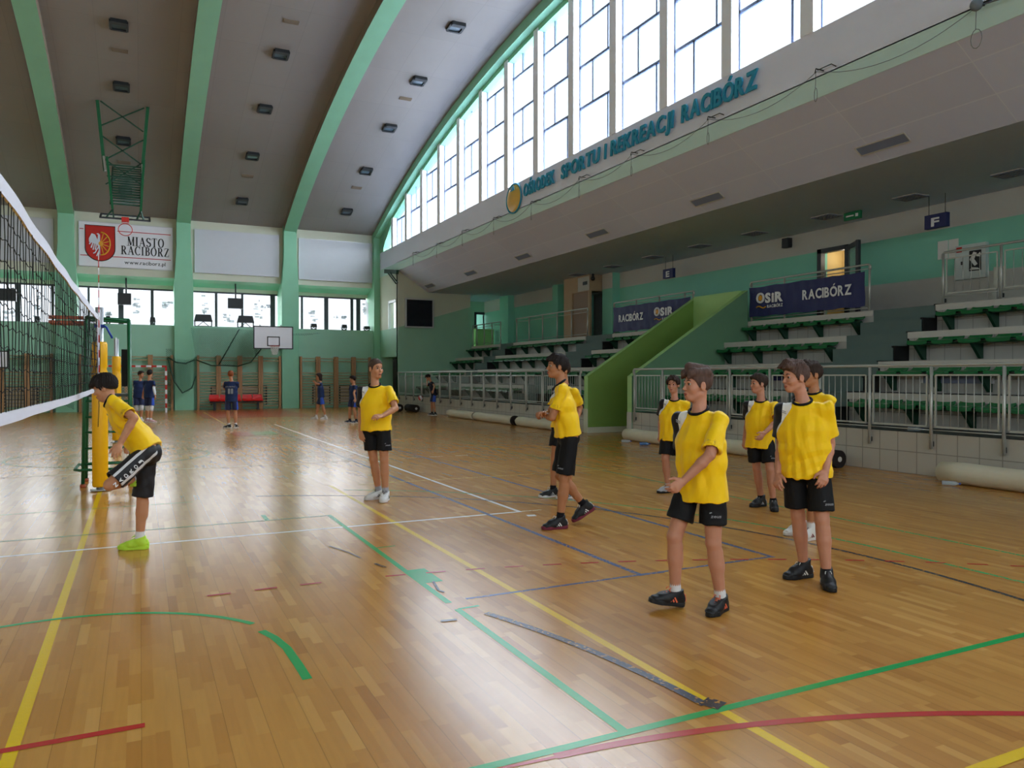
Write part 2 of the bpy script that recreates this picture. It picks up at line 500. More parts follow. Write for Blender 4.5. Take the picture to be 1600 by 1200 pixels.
line((2.49, 2.95), (2.53, 2.86), 'p_black', .10)
line((3.02, 1.945), (3.6, 1.945), 'p_yellow', .06)
line((-9, 20.25), (4.0, 20.25), 'p_palewhite', .05)
line((-9, 17.17), (1.4, 17.17), 'p_palewhite', .05)
line((-9, 14.3), (3.95, 14.3), 'p_palewhite', .05)
for x in (4.05, 4.6, 5.15, 5.7): line((x, 14.28), (x + .28, 14.28), 'p_palewhite', .06)
line((2.9, 11.12), (8.4, 10.98), 'p_paleyellow', .04)
arc((-.5, 17.15), 1.8, 0, 360, 'p_green_dim', .05, 60)
line((1.76, 4.664), (1.865, 4.648), 'p_tape', .035)
line_poly([(1.60, 7.2), (1.70, 6.85), (1.74, 6.6)], 'court_mark', 'p_tape', .02)
line_poly([(1.80, 6.35), (1.84, 6.18)], 'court_mark', 'p_black', .03)
line_poly([(2.05, 5.6), (2.0, 5.35), (2.02, 5.28)], 'court_mark', 'p_black', .02)
line((2.4, 9.2), (2.4, 26), 'p_tape', .02) if False else None
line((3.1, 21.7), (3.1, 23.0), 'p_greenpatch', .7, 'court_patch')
line((2.55, 21.6), (2.55, 23.0), 'p_redmark_reflection', .5, 'court_patch')
line_poly([(2.2, 34.5), (6.2, 34.5)], 'court_patch', 'p_redmark_reflection', 6.5)  # reflection of the red seats painted on the floor as a flat patch
line((2.55, 26.0), (2.55, 36.5), 'p_paleyellow', .05)

# ---- vault
def strip(y0, y1, n): return [y0 + (y1 - y0) * i / n for i in range(n + 1)]
m = MB()
ys = strip(YN, YF + .2, 56)
m.sheet([[(XL - .3, y, zc(y)), (XR + .3, y, zc(y))] for y in ys], 0, True, flip=False)
m.sheet([[(XL - .3, y, zc(y) + .3), (XR + .3, y, zc(y) + .3)] for y in ys], 0, True, flip=True)
S(m.build('ceiling', M['ceiling']))

COLX = [-12.6, -7.82, -2.92, 1.9, 6.8, 11.7]
trim_n = [0]
def trim(m, mats, name=None):
    trim_n[0] += 1
    return S(m.build(name or 'trim_%d' % trim_n[0], mats))
for i, cx in enumerate(COLX):
    hw = .31
    x0, x1 = cx - hw, cx + hw
    if i == 0: x0, x1 = XL, XL + .3
    if i == 5: x0, x1 = 11.12, 11.42
    m = MB(); yy = strip(YN + .3, 39.35, 48); d = .36
    m.sheet([[(x0, y, zc(y) - d), (x1, y, zc(y) - d)] for y in yy], 0, True)                      # underside
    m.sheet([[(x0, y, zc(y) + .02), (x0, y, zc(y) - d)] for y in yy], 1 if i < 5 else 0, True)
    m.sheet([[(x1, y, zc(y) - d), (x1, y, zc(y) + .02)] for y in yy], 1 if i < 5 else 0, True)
    trim(m, [M['green_rib'], M['rib_side']])
    m = MB()                                                                                       # column on the far wall, flaring a little above
    if i == 5: a0, a1, b0, b1 = 11.08, 11.42, 11.08, 11.42
    elif i == 0: a0, a1, b0, b1 = XL, XL + .4, XL, XL + .4
    else: a0, a1, b0, b1 = cx - .42, cx + .41, x0, x1
    zs = [0, 6.0, 7.6, zc(39.3)]
    xs = [(a0, a1), (a0, a1), (b0, b1), (b0, b1)]
    rows_f = [[(x[0], 39.2, z), (x[1], 39.2, z)] for x, z in zip(xs, zs)]
    m.sheet(rows_f)
    m.sheet([[(x[0], 40.7, z), (x[0], 39.2, z)] for x, z in zip(xs, zs)])
    m.sheet([[(x[1], 39.2, z), (x[1], 40.7, z)] for x, z in zip(xs, zs)])
    trim(m, [M['green_rib']])

# ---- far wall
m = MB()
m.box(XL - .3, XR + .3, 39.6, 40.9, 6.25, 9.4, 0)                                                   # panel wall
m.add([(XL, 39.6, 6.25), (XR, 39.6, 6.25), (XR, 40.5, 5.98), (XL, 40.5, 5.98)], [(3, 2, 1, 0)], 1)  # sloping soffit
m.box(XL, XR, 40.5, 40.9, 5.8, 6.0, 0)
m.box(XL - .3, XR + .3, 39.4, 40.9, -.1, 4.0, 1)
S(m.build('wall_far', [M['cream'], M['green']]))

def px(x, Y): return at(x, 588, Y).x
win_n = [0]
def far_window(x0, x1, bars, x0frame=True):
    win_n[0] += 1
    t = thing('window_%d' % win_n[0], ((x0 + x1) / 2, 40.6, 4.0), None, None); S(t)
    p = MB(); p.box(x0, x1, 40.62, 40.66, 4.0, 5.82); p.build('pane', M['pane_far'], t)
    f = MB(); f.box(x0, x1, 40.52, 40.62, 5.72, 5.82); f.box(x0, x1, 40.52, 40.62, 4.0, 4.06)
    for a, b in bars: f.box(a, b, 40.5, 40.62, 4.0, 5.8)
    f.build('frame', M['winframe'], t)
B = lambda *q: [(px(a, 40.55), px(b, 40.55)) for a, b in q]
far_window(-7.4, -3.3, B((25, 33), (81, 85)) + [(-7.3, -7.1), (-6.2, -6.1)])
far_window(-2.55, 1.55, B((137.5, 141), (185.6, 193.7), (236, 240.6)))
far_window(2.3, 6.42, B((336, 340), (377, 380.5), (422.5, 430)))
far_window(7.2, 10.98, B((470, 473.5), (506.5, 513), (547.5, 552), (556.5, 563)))
far_window(XL, -8.2, [(-10.3, -10.2), (-11.5, -11.4)])
# grey film blotches for the faint marks in the far panes
for wi, spots in ((1, ((57, 478, 7, 40), (15, 492, 14, 10))), (2, ((214, 478, 8, 22), (263, 477, 14, 10), (170, 490, 6, 6))), (3, ((319, 476, 10, 34), (404, 484, 10, 30), (415, 478, 16, 5), (357, 497, 12, 12))), (4, ((489, 494, 10, 16), (531, 496, 22, 4), (570, 482, 6, 18)))):
    q = MB()
    for cx_, cy_, w_, h_ in spots:
        for i in range(9):
            a = at(cx_ + (rng.random() - .5) * w_, cy_ + (rng.random() - .5) * h_, 40.61); r1 = .03 + .10 * rng.random(); r2 = .02 + .05 * rng.random()
            q.box(a.x - r1, a.x + r1, 40.608, 40.612, a.z - r2, a.z + r2)
    q.build('glass_blotch', M['sticker'], bpy.data.objects['window_%d' % wi])
m = MB()                                                                                           # white slanted jamb of the last bay
m.add([(10.98, 40.6, 4.0), (11.3, 39.42, 4.0), (10.98, 40.6, 5.85), (11.2, 40.0, 5.0)], [(0, 1, 3, 2)])
trim(m, [M['white']])

# ---- right wall with the arched window band
ZS = 8.07
def zt(y):                                     # top edge of the glazing
    z = zc(y) - .52; e = (38.75 - y) / 1.9
    return ZS + (z - ZS) * math.sqrt(max(0, min(1, e))) if e < 1 else z
m = MB()
m.box(XR, XR + .5, YN, YF + .2, 6.79, ZS, 0)
m.box(XR - .012, XR, YN, YF, 6.79, 7.17, 1)
yy = strip(YN + .3, 38.74, 90)
m.sheet([[(XR, y, zt(y)), (XR, y, zc(y) + .25)] for y in yy], 2, True)                              # green arch above the glass
m.sheet([[(XR + .35, y, zt(y)), (XR, y, zt(y))] for y in yy], 2, True)
m.box(XR, XR + .5, 38.6, 40.9, ZS, 9.6, 2)
m.box(XR, XR + .5, YN - .3, -4.3, ZS, 9.6, 2)
m.box(XR, XR + .3, 36.16, 37.75 - 1.29, 4.0, 6.79, 3); m.box(XR, XR + .3, 37.75, 40.9, 4.0, 6.79, 3); m.box(XR, XR + .3, 36.46, 37.75, 5.42, 6.79, 3)
m.box(XR, XR + .3, 36.16, 36.35, -.1, 4.0, 4); m.box(XR, XR + .3, 38.9, 40.9, -.1, 4.0, 4); m.box(XR, XR + .3, 36.35, 38.9, 2.58, 4.0, 4)
S(m.build('wall_right', [M['fascia'], M['fascia_green'], M['green_rib'], M['cream'], M['green']]))
# niche behind the doorway at the far end of the right wall
m = MB()
m.box(XR + .3, XR + 1.9, 38.9, 39.1, 0, 2.58, 0); m.box(XR + 1.9, XR + 2.0, 36.35, 39.1, 0, 2.58, 0); m.box(XR + .3, XR + 2.0, 36.35, 39.1, 2.58, 2.7, 0)
m.box(XR + .1, XR + .2, 36.35, 37.3, 0, 2.5, 1)
S(m.build('door_1', [M['green'], M['black']]))
t = thing('window_6', (XR, 37.1, 4.0), None, None); S(t)
p = MB(); p.box(XR + .12, XR + .16, 36.46, 37.75, 4.0, 5.42); p.build('pane', M['pane_far'], t)
p = MB(); p.box(XR, XR + .12, 36.46, 36.52, 4.0, 5.42); p.box(XR, XR + .12, 37.69, 37.75, 4.0, 5.42); p.box(XR, XR + .12, 36.46, 37.75, 5.3, 5.42); p.build('frame', M['frame_alu'], t)

# lunette glazing: a window for each bay between white posts
PC = [17.2 + 2.2 * k for k in range(-9, 10)]
edges = [-4.2] + PC + [38.72]
wn = 6
for k in range(len(edges) - 1):
    a, b = edges[k], edges[k + 1]
    ya = a + .155 if k else a; yb = b - .155 if k < len(edges) - 2 else b
    wn += 1
    t = thing('window_%d' % wn, (XR + .22, (ya + yb) / 2, ZS), None, None); S(t)
    n = 6; ys = [ya + (yb - ya) * i / n for i in range(n + 1)]
    p = MB()
    poly = [(XR + .24, ya, ZS)] + [(XR + .24, y, zt(y) + .05) for y in ys] + [(XR + .24, yb, ZS)]
    p.prism(poly, (.02, 0, 0)); p.build('pane', M['pane_hi'], t)
    f = MB(); w = .035; X0, X1 = XR + .19, XR + .24
    f.box(X0, X1, ya, ya + w, ZS, zt(ya) + .05); f.box(X0, X1, yb - w, yb, ZS, zt(yb) + .05)
    lev = [ZS, 9.4, 10.6, 11.8, 13.0]
    for j, z in enumerate(lev):
        if j and z < max(zt(ya), zt(yb)): f.box(X0, X1, ya, yb, z - .035, z + .035) if z < min(zt(ya), zt(yb)) else None
        ztop = lev[j + 1] if j < 4 else 14
        fr = .21 if (j + (k % 5 == 3)) % 2 == 0 else .62             # small pane left or right, changing from row to row
        yv = ya + (yb - ya) * fr
        if zt(yv) > z: f.box(X0, X1, yv - .03, yv + .03, z, min(ztop, zt(yv) + .03))
    f.build('glazing_bars', M['lunframe'], t)
    if 0 < k + 1 < len(edges) - 1:
        q = MB(); q.box(XR - .02, XR + .26, b - .155, b + .155, ZS, zt(b) + .12)
        q = q.build('post', M['post_white'], t)

# left and near walls close the hall
m = MB(); m.box(XL - .3, XL, YN - .3, 40.9, -.1, 14, 0); S(m.build('wall_left', [M['cream']]))
m = MB(); m.box(XL - .3, XR + .3, YN - .3, YN, -.1, 4.0, 1); m.box(XL - .3, XR + .3, YN - .3, YN, 5.8, 9.6, 0)
for cx in COLX: m.box(max(XL, cx - .42), min(XR, cx + .42), YN - .3, YN, 4.0, 5.8, 1)
S(m.build('wall_near', [M['cream'], M['green']]))
for a, b in zip(COLX[:-1], COLX[1:]):
    wn += 1
    p = MB(); p.box(max(XL, a + .42), min(XR, b - .42), YN - .2, YN - .16, 4.0, 5.8); S(p.build('window_%d' % wn, M['pane_far']))

# ================================================================== the stand on the right
YE = 36.1; XB = 17.4
m = MB()                                                                 # end wall of the stand: cream above a slanting line, green below
def endpoly(pts, mat): m.prism([(x, YE, z) for x, z in pts], (0, .25, 0), mat)
endpoly([(11.4, 4.0), (15.24, 5.14), (15.24, 7.2), (11.4, 7.2)], 0); endpoly([(11.4, -.1), (15.24, -.1), (15.24, 5.14), (11.4, 4.0)], 1)
S(m.build('wall_stand_end', [M['cream'], M['green']]))
m = MB()
m.prism([(11.4, YN, 6.79), (12.97, YN, 5.77), (12.97, YN, 6.2), (11.4, YN, 7.2)], (0, YE - YN, 0)); S(m.build('trim_bulkhead', M['soffit']))
m = MB(); m.box(12.97, XB + .6, YN, 41, 5.77, 6.0); S(m.build('ceiling_gallery', M['lowceil']))
m = MB()
m.box(XB, XB + .3, YN, 41.0, 5.15, 5.8, 0); m.box(XB, XB + .3, YN, 14.75, 4.0, 5.15, 1); m.box(XB, XB + .3, YN, 14.75, 3.1, 4.0, 2); m.box(XB, XB + .3, 15.7, 26.7, 3.1, 5.15, 1); m.box(XB, XB + .3, 28.2, 41, 3.1, 5.15, 1)
m.box(XB - .012, XB, 10.9, 14.0, 3.12, 3.95, 3)
m.box(XB, XB + .3, YN, 41.0, -.1, 3.1, 1)
for y0, y1 in ((25.75, 26.5), (30.2, 30.7), (35.4, 36.4)): m.box(XB - .35, XB, y0, y1, 3.1, 5.8, 1)
m.box(XB - .36, XB - .35, 25.75, 26.5, 5.15, 5.8, 0)
m.box(XB + .9, XB + 1.0, 14.0, 16.5, 3.1, 5.3, 4)
m.box(XB + .3, XB + .9, 15.7, 15.72, 3.1, 5.3, 4)
m.box(XB + .3, XB + .9, 14.6, 14.62, 3.1, 5.3, 4)
m.box(XB + .9, XB + 1.0, 26, 29, 3.1, 5.3, 0)
m.box(XB + 1.5, XB + 1.6, YN - .3, 41.2, -.1, 6.2, 0); m.box(XR, XB + 1.6, YN - .35, YN - .05, -.1, 7.4, 0); m.box(XB, XB + 1.6, 39.2, 39.4, -.1, 6.2, 0); m.box(XB, XB + 1.6, YN - .3, 41.2, 5.8, 6.1, 0)
S(m.build('wall_stand_back', [M['cream_dim'], M['teal'], M['cream_dim'], M['slab'], M['corridor_yellow']]))
# beige entrance with brown door
t = thing('door_2', (XB, 27.4, 3.13), None, None); S(t)
p = MB(); p.box(XB - .9, XB - .8, 26.6, 26.72, 3.13, 5.1); p.box(XB - .8, XB, 26.6, 26.7, 5.1, 5.77); p.box(XB - .9, XB - .8, 26.6, 28.7, 5.1, 5.77); p.build('surround', M['beige'], t)
p = MB(); p.box(XB - .85, XB - .8, 26.72, 28.0, 3.13, 5.1); p.build('leaf', M['door_brown'], t)
p = MB(); p.box(XB - .9, XB - .8, 28.0, 28.7, 3.13, 5.1); p.box(XB - .8, XB, 28.6, 28.7, 3.13, 5.77); p.build('side_panel', M['beige'], t)
p = MB(); p.box(XB - .915, XB - .9, 26.62, 27.5, 5.12, 5.7); p.build('overpanel', M['cream_dim'], t)
p = MB(); p.box(XB - .922, XB - .916, 26.75, 27.1, 5.36, 5.5); p.build('small_plaque', M['dark'], t)
# door standing open by sign F
t = thing('door_3', (XB, 15.2, 3.13), None, None); S(t)
p = MB(); p.box(XB - .06, XB + .1, 15.6, 15.74, 3.13, 5.2); p.box(XB - .06, XB + .1, 14.68, 14.8, 3.13, 5.2); p.box(XB - .06, XB + .1, 14.68, 15.74, 5.08, 5.2); p.build('frame', M['winframe'], t)
p = MB(); a = (XB - .05, 14.7); b = (XB - .55, 13.95)
p.bar((a[0], a[1], 3.18), (b[0], b[1], 3.18), .05, .12); p.bar((a[0], a[1], 5.1), (b[0], b[1], 5.1), .05, .12)
p.bar((a[0], a[1], 3.14), (a[0], a[1], 5.16), .08); p.bar((b[0], b[1], 3.14), (b[0], b[1], 5.16), .09); lf = p.build('leaf', M['winframe'], t)
p = MB(); p.bar((a[0], a[1], 4.15), (b[0], b[1], 4.15), .02, 1.8); p.build('glass', M['glass'], lf)
# glazed door at the far end of the gallery
t = thing('door_4', (16.0, 39.2, 3.13), None, None); S(t)
X0, X1 = px(741, 39.2), px(776, 39.2)
p = MB(); p.box(X0, X1, 39.25, 39.3, 3.4, at(757, 491, 39.2).z); p.build('pane', M['pane_far'], t)
p = MB(); zt4 = at(757, 489, 39.2).z
for x in (X0, (X0 + X1) / 2 - .05, X1 - .35): p.box(x, x + (.12 if x < X1 - .4 else .4), 39.15, 39.25, 3.13, zt4)
p.box(X0, X1, 39.15, 39.25, zt4 - .1, zt4 + .03); p.box(X0, X1, 39.15, 39.25, 3.13, 3.5); p.build('frame', M['winframe'], t)
m = MB(); m.box(12.5, X0, 39.2, 39.4, 0, 6, 0); m.box(X1, XB + .3, 39.2, 39.4, 0, 6, 0); m.box(X0, X1, 39.2, 39.4, zt4, 6, 0); m.box(X0, X1, 39.2, 39.4, 0, 3.13, 0)
S(m.build('wall_gallery_end', [M['green']]))
m = MB(); X0b = px(760, 37.6); m.box(px(741, 37.6), X0b + .35, 37.4, 37.7, 3.13, at(757, 514, 37.4).z)
tag(m.build('counter_block', M['vom_edge'], base=(X0b, 37.5, 3.13)), 'pale green block standing on the gallery in front of the glazed door', 'box')

RX = [12.665 + .885 * k for k in range(4)]; TZ = [.68, 1.28, 1.90, 2.52, 3.13]
BLK = [(-4.9, 10.7), (12.25, 16.3), (18.6, 23.1), (24.95, 31.2), (32.6, 36.1)]
def terrace(y0, y1, ys=None):
    m = MB()
    m.box(11.4, RX[0], y0, y1, -.1, TZ[0], 2)
    m.box(11.385, 11.4, y0, y1, -.1, TZ[0], 0)
    for k in range(4):
        x1 = RX[k + 1] if k < 3 else XB
        m.box(RX[k], x1, y0, y1, -.1, TZ[k + 1] - .13, 1)
        m.box(RX[k] - .03, x1, y0, y1, TZ[k + 1] - .13, TZ[k + 1], 3)
        m.box(RX[k] + .12, x1, y0 + .02, y1 - .02, TZ[k + 1], TZ[k + 1] + .004, 2)
    return m
for y0, y1 in BLK:
    S(terrace(y0, y1).build('floor_terrace', [M['plinth'], M['tile'], M['tread'], M['slab']]))
for y0, y1 in ((10.7, 12.25), (23.1, 24.95), (31.2, 32.6)):      # aisle steps
    m = MB(); m.box(11.4, RX[0], y0, y1, -.1, TZ[0], 0); m.box(11.385, 11.4, y0, y1, -.1, TZ[0], 2)
    x = RX[0] - .44; z = TZ[0]; k = 0
    for k in range(8):
        r = (TZ[k // 2 + 1] - TZ[k // 2]) / 2; z = TZ[k // 2] + r * (k % 2 + 1); x = RX[k // 2] - .44 + .44 * (k % 2)
        m.box(x, XB, y0, y1, z - r - .01, z, 0); m.box(x - .012, x, y0 + .02, y1 - .02, z - r, z - .02, 0)
        m.box(x, x + .45, y0 - .02, y0 + .06, z - r, z + .02, 1) if k < 8 else None
    S(m.build('floor_steps', [M['step'], M['black'], M['plinth']]))
# entrance cut through the stand between two sloping walls
def vomwall(y0, y1, inner, outer):
    m = MB(); pts = [(11.36, 0), (15.25, 0), (15.25, 4.0), (11.36, 1.6)]
    P0 = [(x, y0, z) for x, z in pts]; P1 = [(x, y1, z) for x, z in pts]
    m.add(P0 + P1, [(0, 1, 2, 3)], inner); m.add(P0 + P1, [(7, 6, 5, 4)], outer)
    m.add(P0 + P1, [(3, 2, 6, 7), (0, 3, 7, 4), (1, 5, 6, 2)], 1)
    m.box(11.345, 11.36, y0, y1, 0, .68, 3)
    if inner == 0: m.box(11.36, 15.2, y0 - .01, y0, 0, .16, 3)
    return m
S(vomwall(18.4, 18.6, 0, 2).build('wall_ramp_far', [M['vom'], M['vom_edge'], M['vom_out'], M['cream']]))
S(vomwall(16.26, 16.46, 2, 0).build('wall_ramp_near', [M['vom'], M['vom_edge'], M['vom_out'], M['slab']]))
m = MB(); m.box(15.1, 15.3, 16.46, 18.4, 2.4, 4.0); m.box(15.3, XB, 16.46, 18.4, 2.4, 3.13); m.box(15.9, 16.0, 16.46, 18.4, 0, 2.4); S(m.build('wall_ramp_back', M['vom_edge']))  # lighter green puts the window light on this wall into its colour

# ================================================================== seats, rails, banners on the stand
def seat_mesh():
    """one-piece shell: dished pan with a low rolled back, hung out in front of the riser"""
    m = MB(); W = .44; D = .38
    prof = [(-.02, .30), (.0, .22), (.03, .05), (.10, .012), (.22, 0), (.33, .012), (.375, .0), (.385, -.045)]
    rows = []
    for x, z in prof:
        r = []
        for j in range(7):
            t = j / 6 * 2 - 1
            edge = .022 * abs(t) ** 3
            hw = W / 2 * (1 if z < .2 else .93)
            r.append((-x, t * hw, (z * .55 if x < .03 else z) + edge))
        rows.append(r)
    m.sheet(rows, 0, True)
    m.sheet([[(p[0] + (.018 if i < 2 else 0), p[1], p[2] - .022) for p in r] for i, r in enumerate(rows)], 0, True, flip=True)
    m.sheet([[r[0], (r[0][0], r[0][1], r[0][2] - .022)] for r in rows], 0); m.sheet([[(r[-1][0], r[-1][1], r[-1][2] - .022), r[-1]] for r in rows], 0)
    m.box(-.22, -.16, -.035, .035, .004, .012, 1)                        # pale drain plate
    me = m.build('stadium_seat', [M['seat_green'], M['slab']])
    d = me.data; bpy.data.objects.remove(me); return d
SEAT = seat_mesh()
ROWN = ['bottom', 'second', 'third', 'top']
BLKN = ['block nearest the camera', 'block right of the sloping green walls', 'block left of the sloping green walls', 'long middle block before the far aisles', 'short last block by the end wall']
BLKY = [(7.0, 10.6), (12.4, 16.2), (18.75, 23.0), (25.0, 31.15), (32.7, 36.0)]
for b, (y0, y1) in enumerate(BLKY):
    for k in range(4):
        zs = TZ[k] + .40; x = RX[k]
        lo, hi = y0, y1
        if b == 0: lo, hi = [(6.9, 10.45), (7.3, 10.5), (7.8, 10.5), (8.3, 10.5)][k]
        n = int((hi - lo) / .5)
        t = thing('seat_carrier', (x, (lo + hi) / 2, zs - .05), 'dark green seat carrier, %s row, %s' % (ROWN[k], BLKN[b]), 'seat carrier', 'seat carriers on the stand')
        p = MB(); p.box(x - .26, x - .20, lo, hi, zs - .075, zs - .03); p.build('beam', M['bracket'], t)
        nb = max(2, int(round((hi - lo) / 1.15)) + 1)
        for j in range(nb):
            y = lo + .18 + (hi - lo - .36) * j / (nb - 1)
            p = MB(); p.prism([(x - .36, y - .03, zs - .03), (x, y - .03, zs - .03), (x, y - .03, zs - .36), (x - .07, y - .03, zs - .36), (x - .33, y - .03, zs - .075)], (0, .06, 0))
            p.build('bracket', M['bracket'], t)
        for j in range(n):
            y = lo + (j + .5) * (hi - lo) / n
            o = bpy.data.objects.new('stadium_seat', SEAT); link(o); o.location = (x - .01, y, zs)
            nn = ORD[min(n - 1 - j, 19)] if b in (0,) else ORD[min(j, 19)]
            side = 'from the aisle' if b in (0, 1) else ('from the sloping wall' if b == 2 else ('from the right end' if b == 3 else 'from the right end'))
            tag(o, 'green seat, %s %s, %s row, %s' % (nn, side, ROWN[k], ['nearest block', 'block right of the ramp', 'block left of the ramp', 'long middle block', 'short end block'][b]), 'seat', 'green seats on the stand')

# ---- lower railing with barred panels
def railing(name, ys, y0, y1, x, zt_, zb, label, bars=True, pz=(.80, 1.62), curve=None, step=.115):
    t = thing(name, (x, (y0 + y1) / 2, zb), label, 'railing', 'steel railings of the stand')
    p = MB(); pts = [(x, y0, zt_ - .12), (x, y0, zt_ - .04), (x, y0 + .04, zt_), (x, y1 - .04, zt_), (x, y1, zt_ - .04), (x, y1, zt_ - .12)]
    p.tube(pts, .025, 8); p.build('handrail', M['steel_dull'], t)
    for y in ys:
        p = MB(); p.cyl((x, y, zb), (x, y, zt_ - .02), .026, 10); p.build('post', M['steel_dull'], t)
        if bars:
            p = MB(); p.box(x, x + .09, y - .012, y + .012, zb + .04, zb + .12); p.build('wall_mount', M['dark'], t)
    ya = sorted(ys)
    for a, b in zip(ya[:-1], ya[1:]):
        a += .075; b -= .075; p = MB()
        if bars:
            fr = [(x, a, pz[0]), (x, b, pz[0]), (x, b, pz[1]), (x, a, pz[1])]
            for i in range(4): p.bar(fr[i], fr[(i + 1) % 4], .025)
            n = int((b - a) / step)
            for j in range(1, n): p.cyl((x, a + (b - a) * j / n, pz[0]), (x, a + (b - a) * j / n, pz[1]), .007, 6)
            p.cyl((x, a - .07, pz[0] - .055), (x, b + .07, pz[0] - .055), .010, 6)
        else:
            for z in pz: p.cyl((x, a - .07, z), (x, b + .07, z), .012, 6)
            if step:
                n = max(2, int((b - a) / step))
                for j in range(1, n): p.cyl((x, a + (b - a) * j / n, pz[0]), (x, a + (b - a) * j / n, pz[1]), .006, 6)
        p.build('infill_panel', M['steel_dull'], t)
    return t
railing('railing', [16.1, 14.94, 13.8, 12.61, 11.46, 10.2, 9.13, 7.99, 6.85, 5.7, 4.6, 3.4], 3.3, 16.14, 11.33, 1.78, .44, 'steel railing with barred panels along the stand behind the yellow players')
railing('railing', [18.75, 19.9, 21.04, 22.16, 23.31, 24.43, 25.58, 26.72, 27.85, 28.97, 30.13, 31.3, 32.42, 33.56, 34.7, 35.8], 18.7, 36.0, 11.33, 1.79, .46, 'long steel railing with barred panels left of the sloping green wall')
XT = 15.34
railing('railing', [10.56, 9.35, 8.2, 7.0], 6.9, 10.58, XT, 4.22, 3.13, 'steel railing on the top landing in front of the electric cabinet', True, (3.35, 4.08), step=.16)
railing('railing', [16.2, 15.0, 13.67, 12.38], 12.36, 16.25, XT, 4.22, 3.13, 'steel railing on the top landing carrying the right navy banner', False, (3.2, 4.12), step=0)
railing('railing', [23.05, 21.7, 20.4, 19.1, 18.7], 18.65, 23.08, XT, 4.23, 3.13, 'steel railing on the top landing carrying the left navy banner', False, (3.2, 4.12), step=0)
railing('railing', [30.94, 29.72, 28.48, 27.22, 26.07, 24.86], 24.84, 31.0, XT, 4.2, 3.13, 'steel railing of six posts on the top landing before the beige entrance', False, (3.22, 4.05), step=0)
railing('railing', [32.65, 33.63, 34.56, 35.47, 36.0], 32.63, 36.05, XT, 4.18, 3.13, 'short steel railing on the top landing beside the pale green block', False, (3.22, 4.05), step=0)

# ---- navy banners hung on the upper railing
def banner(y0, y1, z0, z1, x, label, items):
    t = MB(); rows = []
    nz, ny = 8, 40
    for i in range(nz + 1):
        z = z0 + (z1 - z0) * i / nz; r = []
        for j in range(ny + 1):
            y = y1 + (y0 - y1) * j / ny
            sag = .012 * math.sin(j * 1.9 + i * .4) + .010 * math.sin(j * .7 - i * .9)
            dz = -.02 * math.sin(PI * ((j * 4 / ny) % 1)) if i == nz else (.012 * math.sin(j * .8) if i == 0 else 0)
            r.append((x + sag, y, z + dz))
        rows.append(r)
    t.sheet(rows, 0, True, flip=False)
    t.sheet([[(p[0] + .006, p[1], p[2]) for p in r] for r in rows], 0, True, flip=True)
    o = t.build('banner', M['navy'], base=(x, (y0 + y1) / 2, z0)); tag(o, label, 'banner', 'navy banners on the stand')
    for kind, yl, zb, h, w in items:
        p = MB(); xx = x - .028; ux, uy = (0, -1, 0), (0, 0, 1)
        if kind == 'R':
            p.text('RACIBÓRZ', (xx, yl, zb), ux, uy, h, w, .003, .03); p.build('lettering', M['white'], o)
        if kind == 'O':                                                   # the sports-centre mark: ring with a gold ball, letters, a wave and a small line
            R = h * .56; c = np.array((xx, yl - R, zb + h * .5))
            p.tube([(c[0], c[1] + R * .79 * math.cos(a), c[2] + R * .79 * math.sin(a)) for a in np.linspace(0, 2 * PI, 29)[:-1]], R * .21, 8, closed=True)
            p.text('SiR', (xx, yl - 2 * R - .02, zb), ux, uy, h, w - 2 * R - .02, .003, .05)
            p.text('RACIBÓRZ', (xx, yl - w * .42, zb - h * .55), ux, uy, h * .3, w * .58, .003, .02)
            p.build('lettering', M['white'], o)
            q = MB(); q.ball((c[0] - .006, c[1], c[2]), (.012, R * .50, R * .50), 16, 8)
            wv = [(xx, yl - w * .36 * i / 10, zb - h * .42 + h * .10 * math.sin(i / 10 * 2 * PI)) for i in range(11)]
            q.tube(wv, h * .065, 6)
            q.build('emblem', M['gold'], o)
    return o
XBN = XT - .07
banner(12.46, 16.22, 3.24, 4.06, XBN, 'navy banner with white lettering right of the sloping green walls', [('O', 15.92, 3.60, .27, .96), ('R', 14.30, 3.56, .25, 1.50)])
banner(18.75, 23.02, 3.18, 4.06, XBN, 'navy banner with white lettering partly behind the sloping green wall', [('R', 22.62, 3.52, .25, 1.45), ('O', 20.55, 3.58, .27, 1.0)])

# ---- hanging sector signs, exit sign, speaker, notices
def letter_sign(y, z, ch, lab):
    t = thing('hanging_sign', (16.5, y, z), lab, 'sign')
    p = MB(); p.box(16.44, 16.56, y - .27, y + .27, z - .16, z + .16); p.build('sign_box', M['navy'], t)
    p = MB(); p.text(ch, (16.435, y + .10, z - .115), (0, -1, 0), (0, 0, 1), .20, .2, .003, .03)
    p.build('lettering', M['white'], t)
    p = MB(); p.cyl((16.5, y - .2, z + .16), (16.5, y - .2, 5.77), .008, 6); p.cyl((16.5, y + .2, z + .16), (16.5, y + .2, 5.77), .008, 6); p.build('hanger', M['dark'], t)
letter_sign(11.52, 5.17, 'F', 'dark blue hanging box sign with the letter F')
letter_sign(21.4, 5.16, 'E', 'dark blue hanging box sign with the letter E')
p0 = onceY = None
t = thing('exit_sign', (16.2, 13.6, 5.6), 'small green emergency exit sign under the gallery ceiling', 'sign')
p = MB(); p.box(16.2, 16.26, 13.35, 13.85, 5.56, 5.76); p.build('sign_box', M['exit_green'], t)
p = MB(); p.box(16.195, 16.2, 13.42, 13.5, 5.62, 5.70); p.box(16.195, 16.2, 13.55, 13.78, 5.645, 5.68); p.build('pictogram', M['white'], t)
m = MB(); m.box(XB - .18, XB, 16.72, 16.95, 5.42, 5.7); tag(m.build('wall_speaker', M['dark'], base=(XB, 16.8, 5.4)), 'small dark speaker box high on the back wall near the open door', 'speaker')
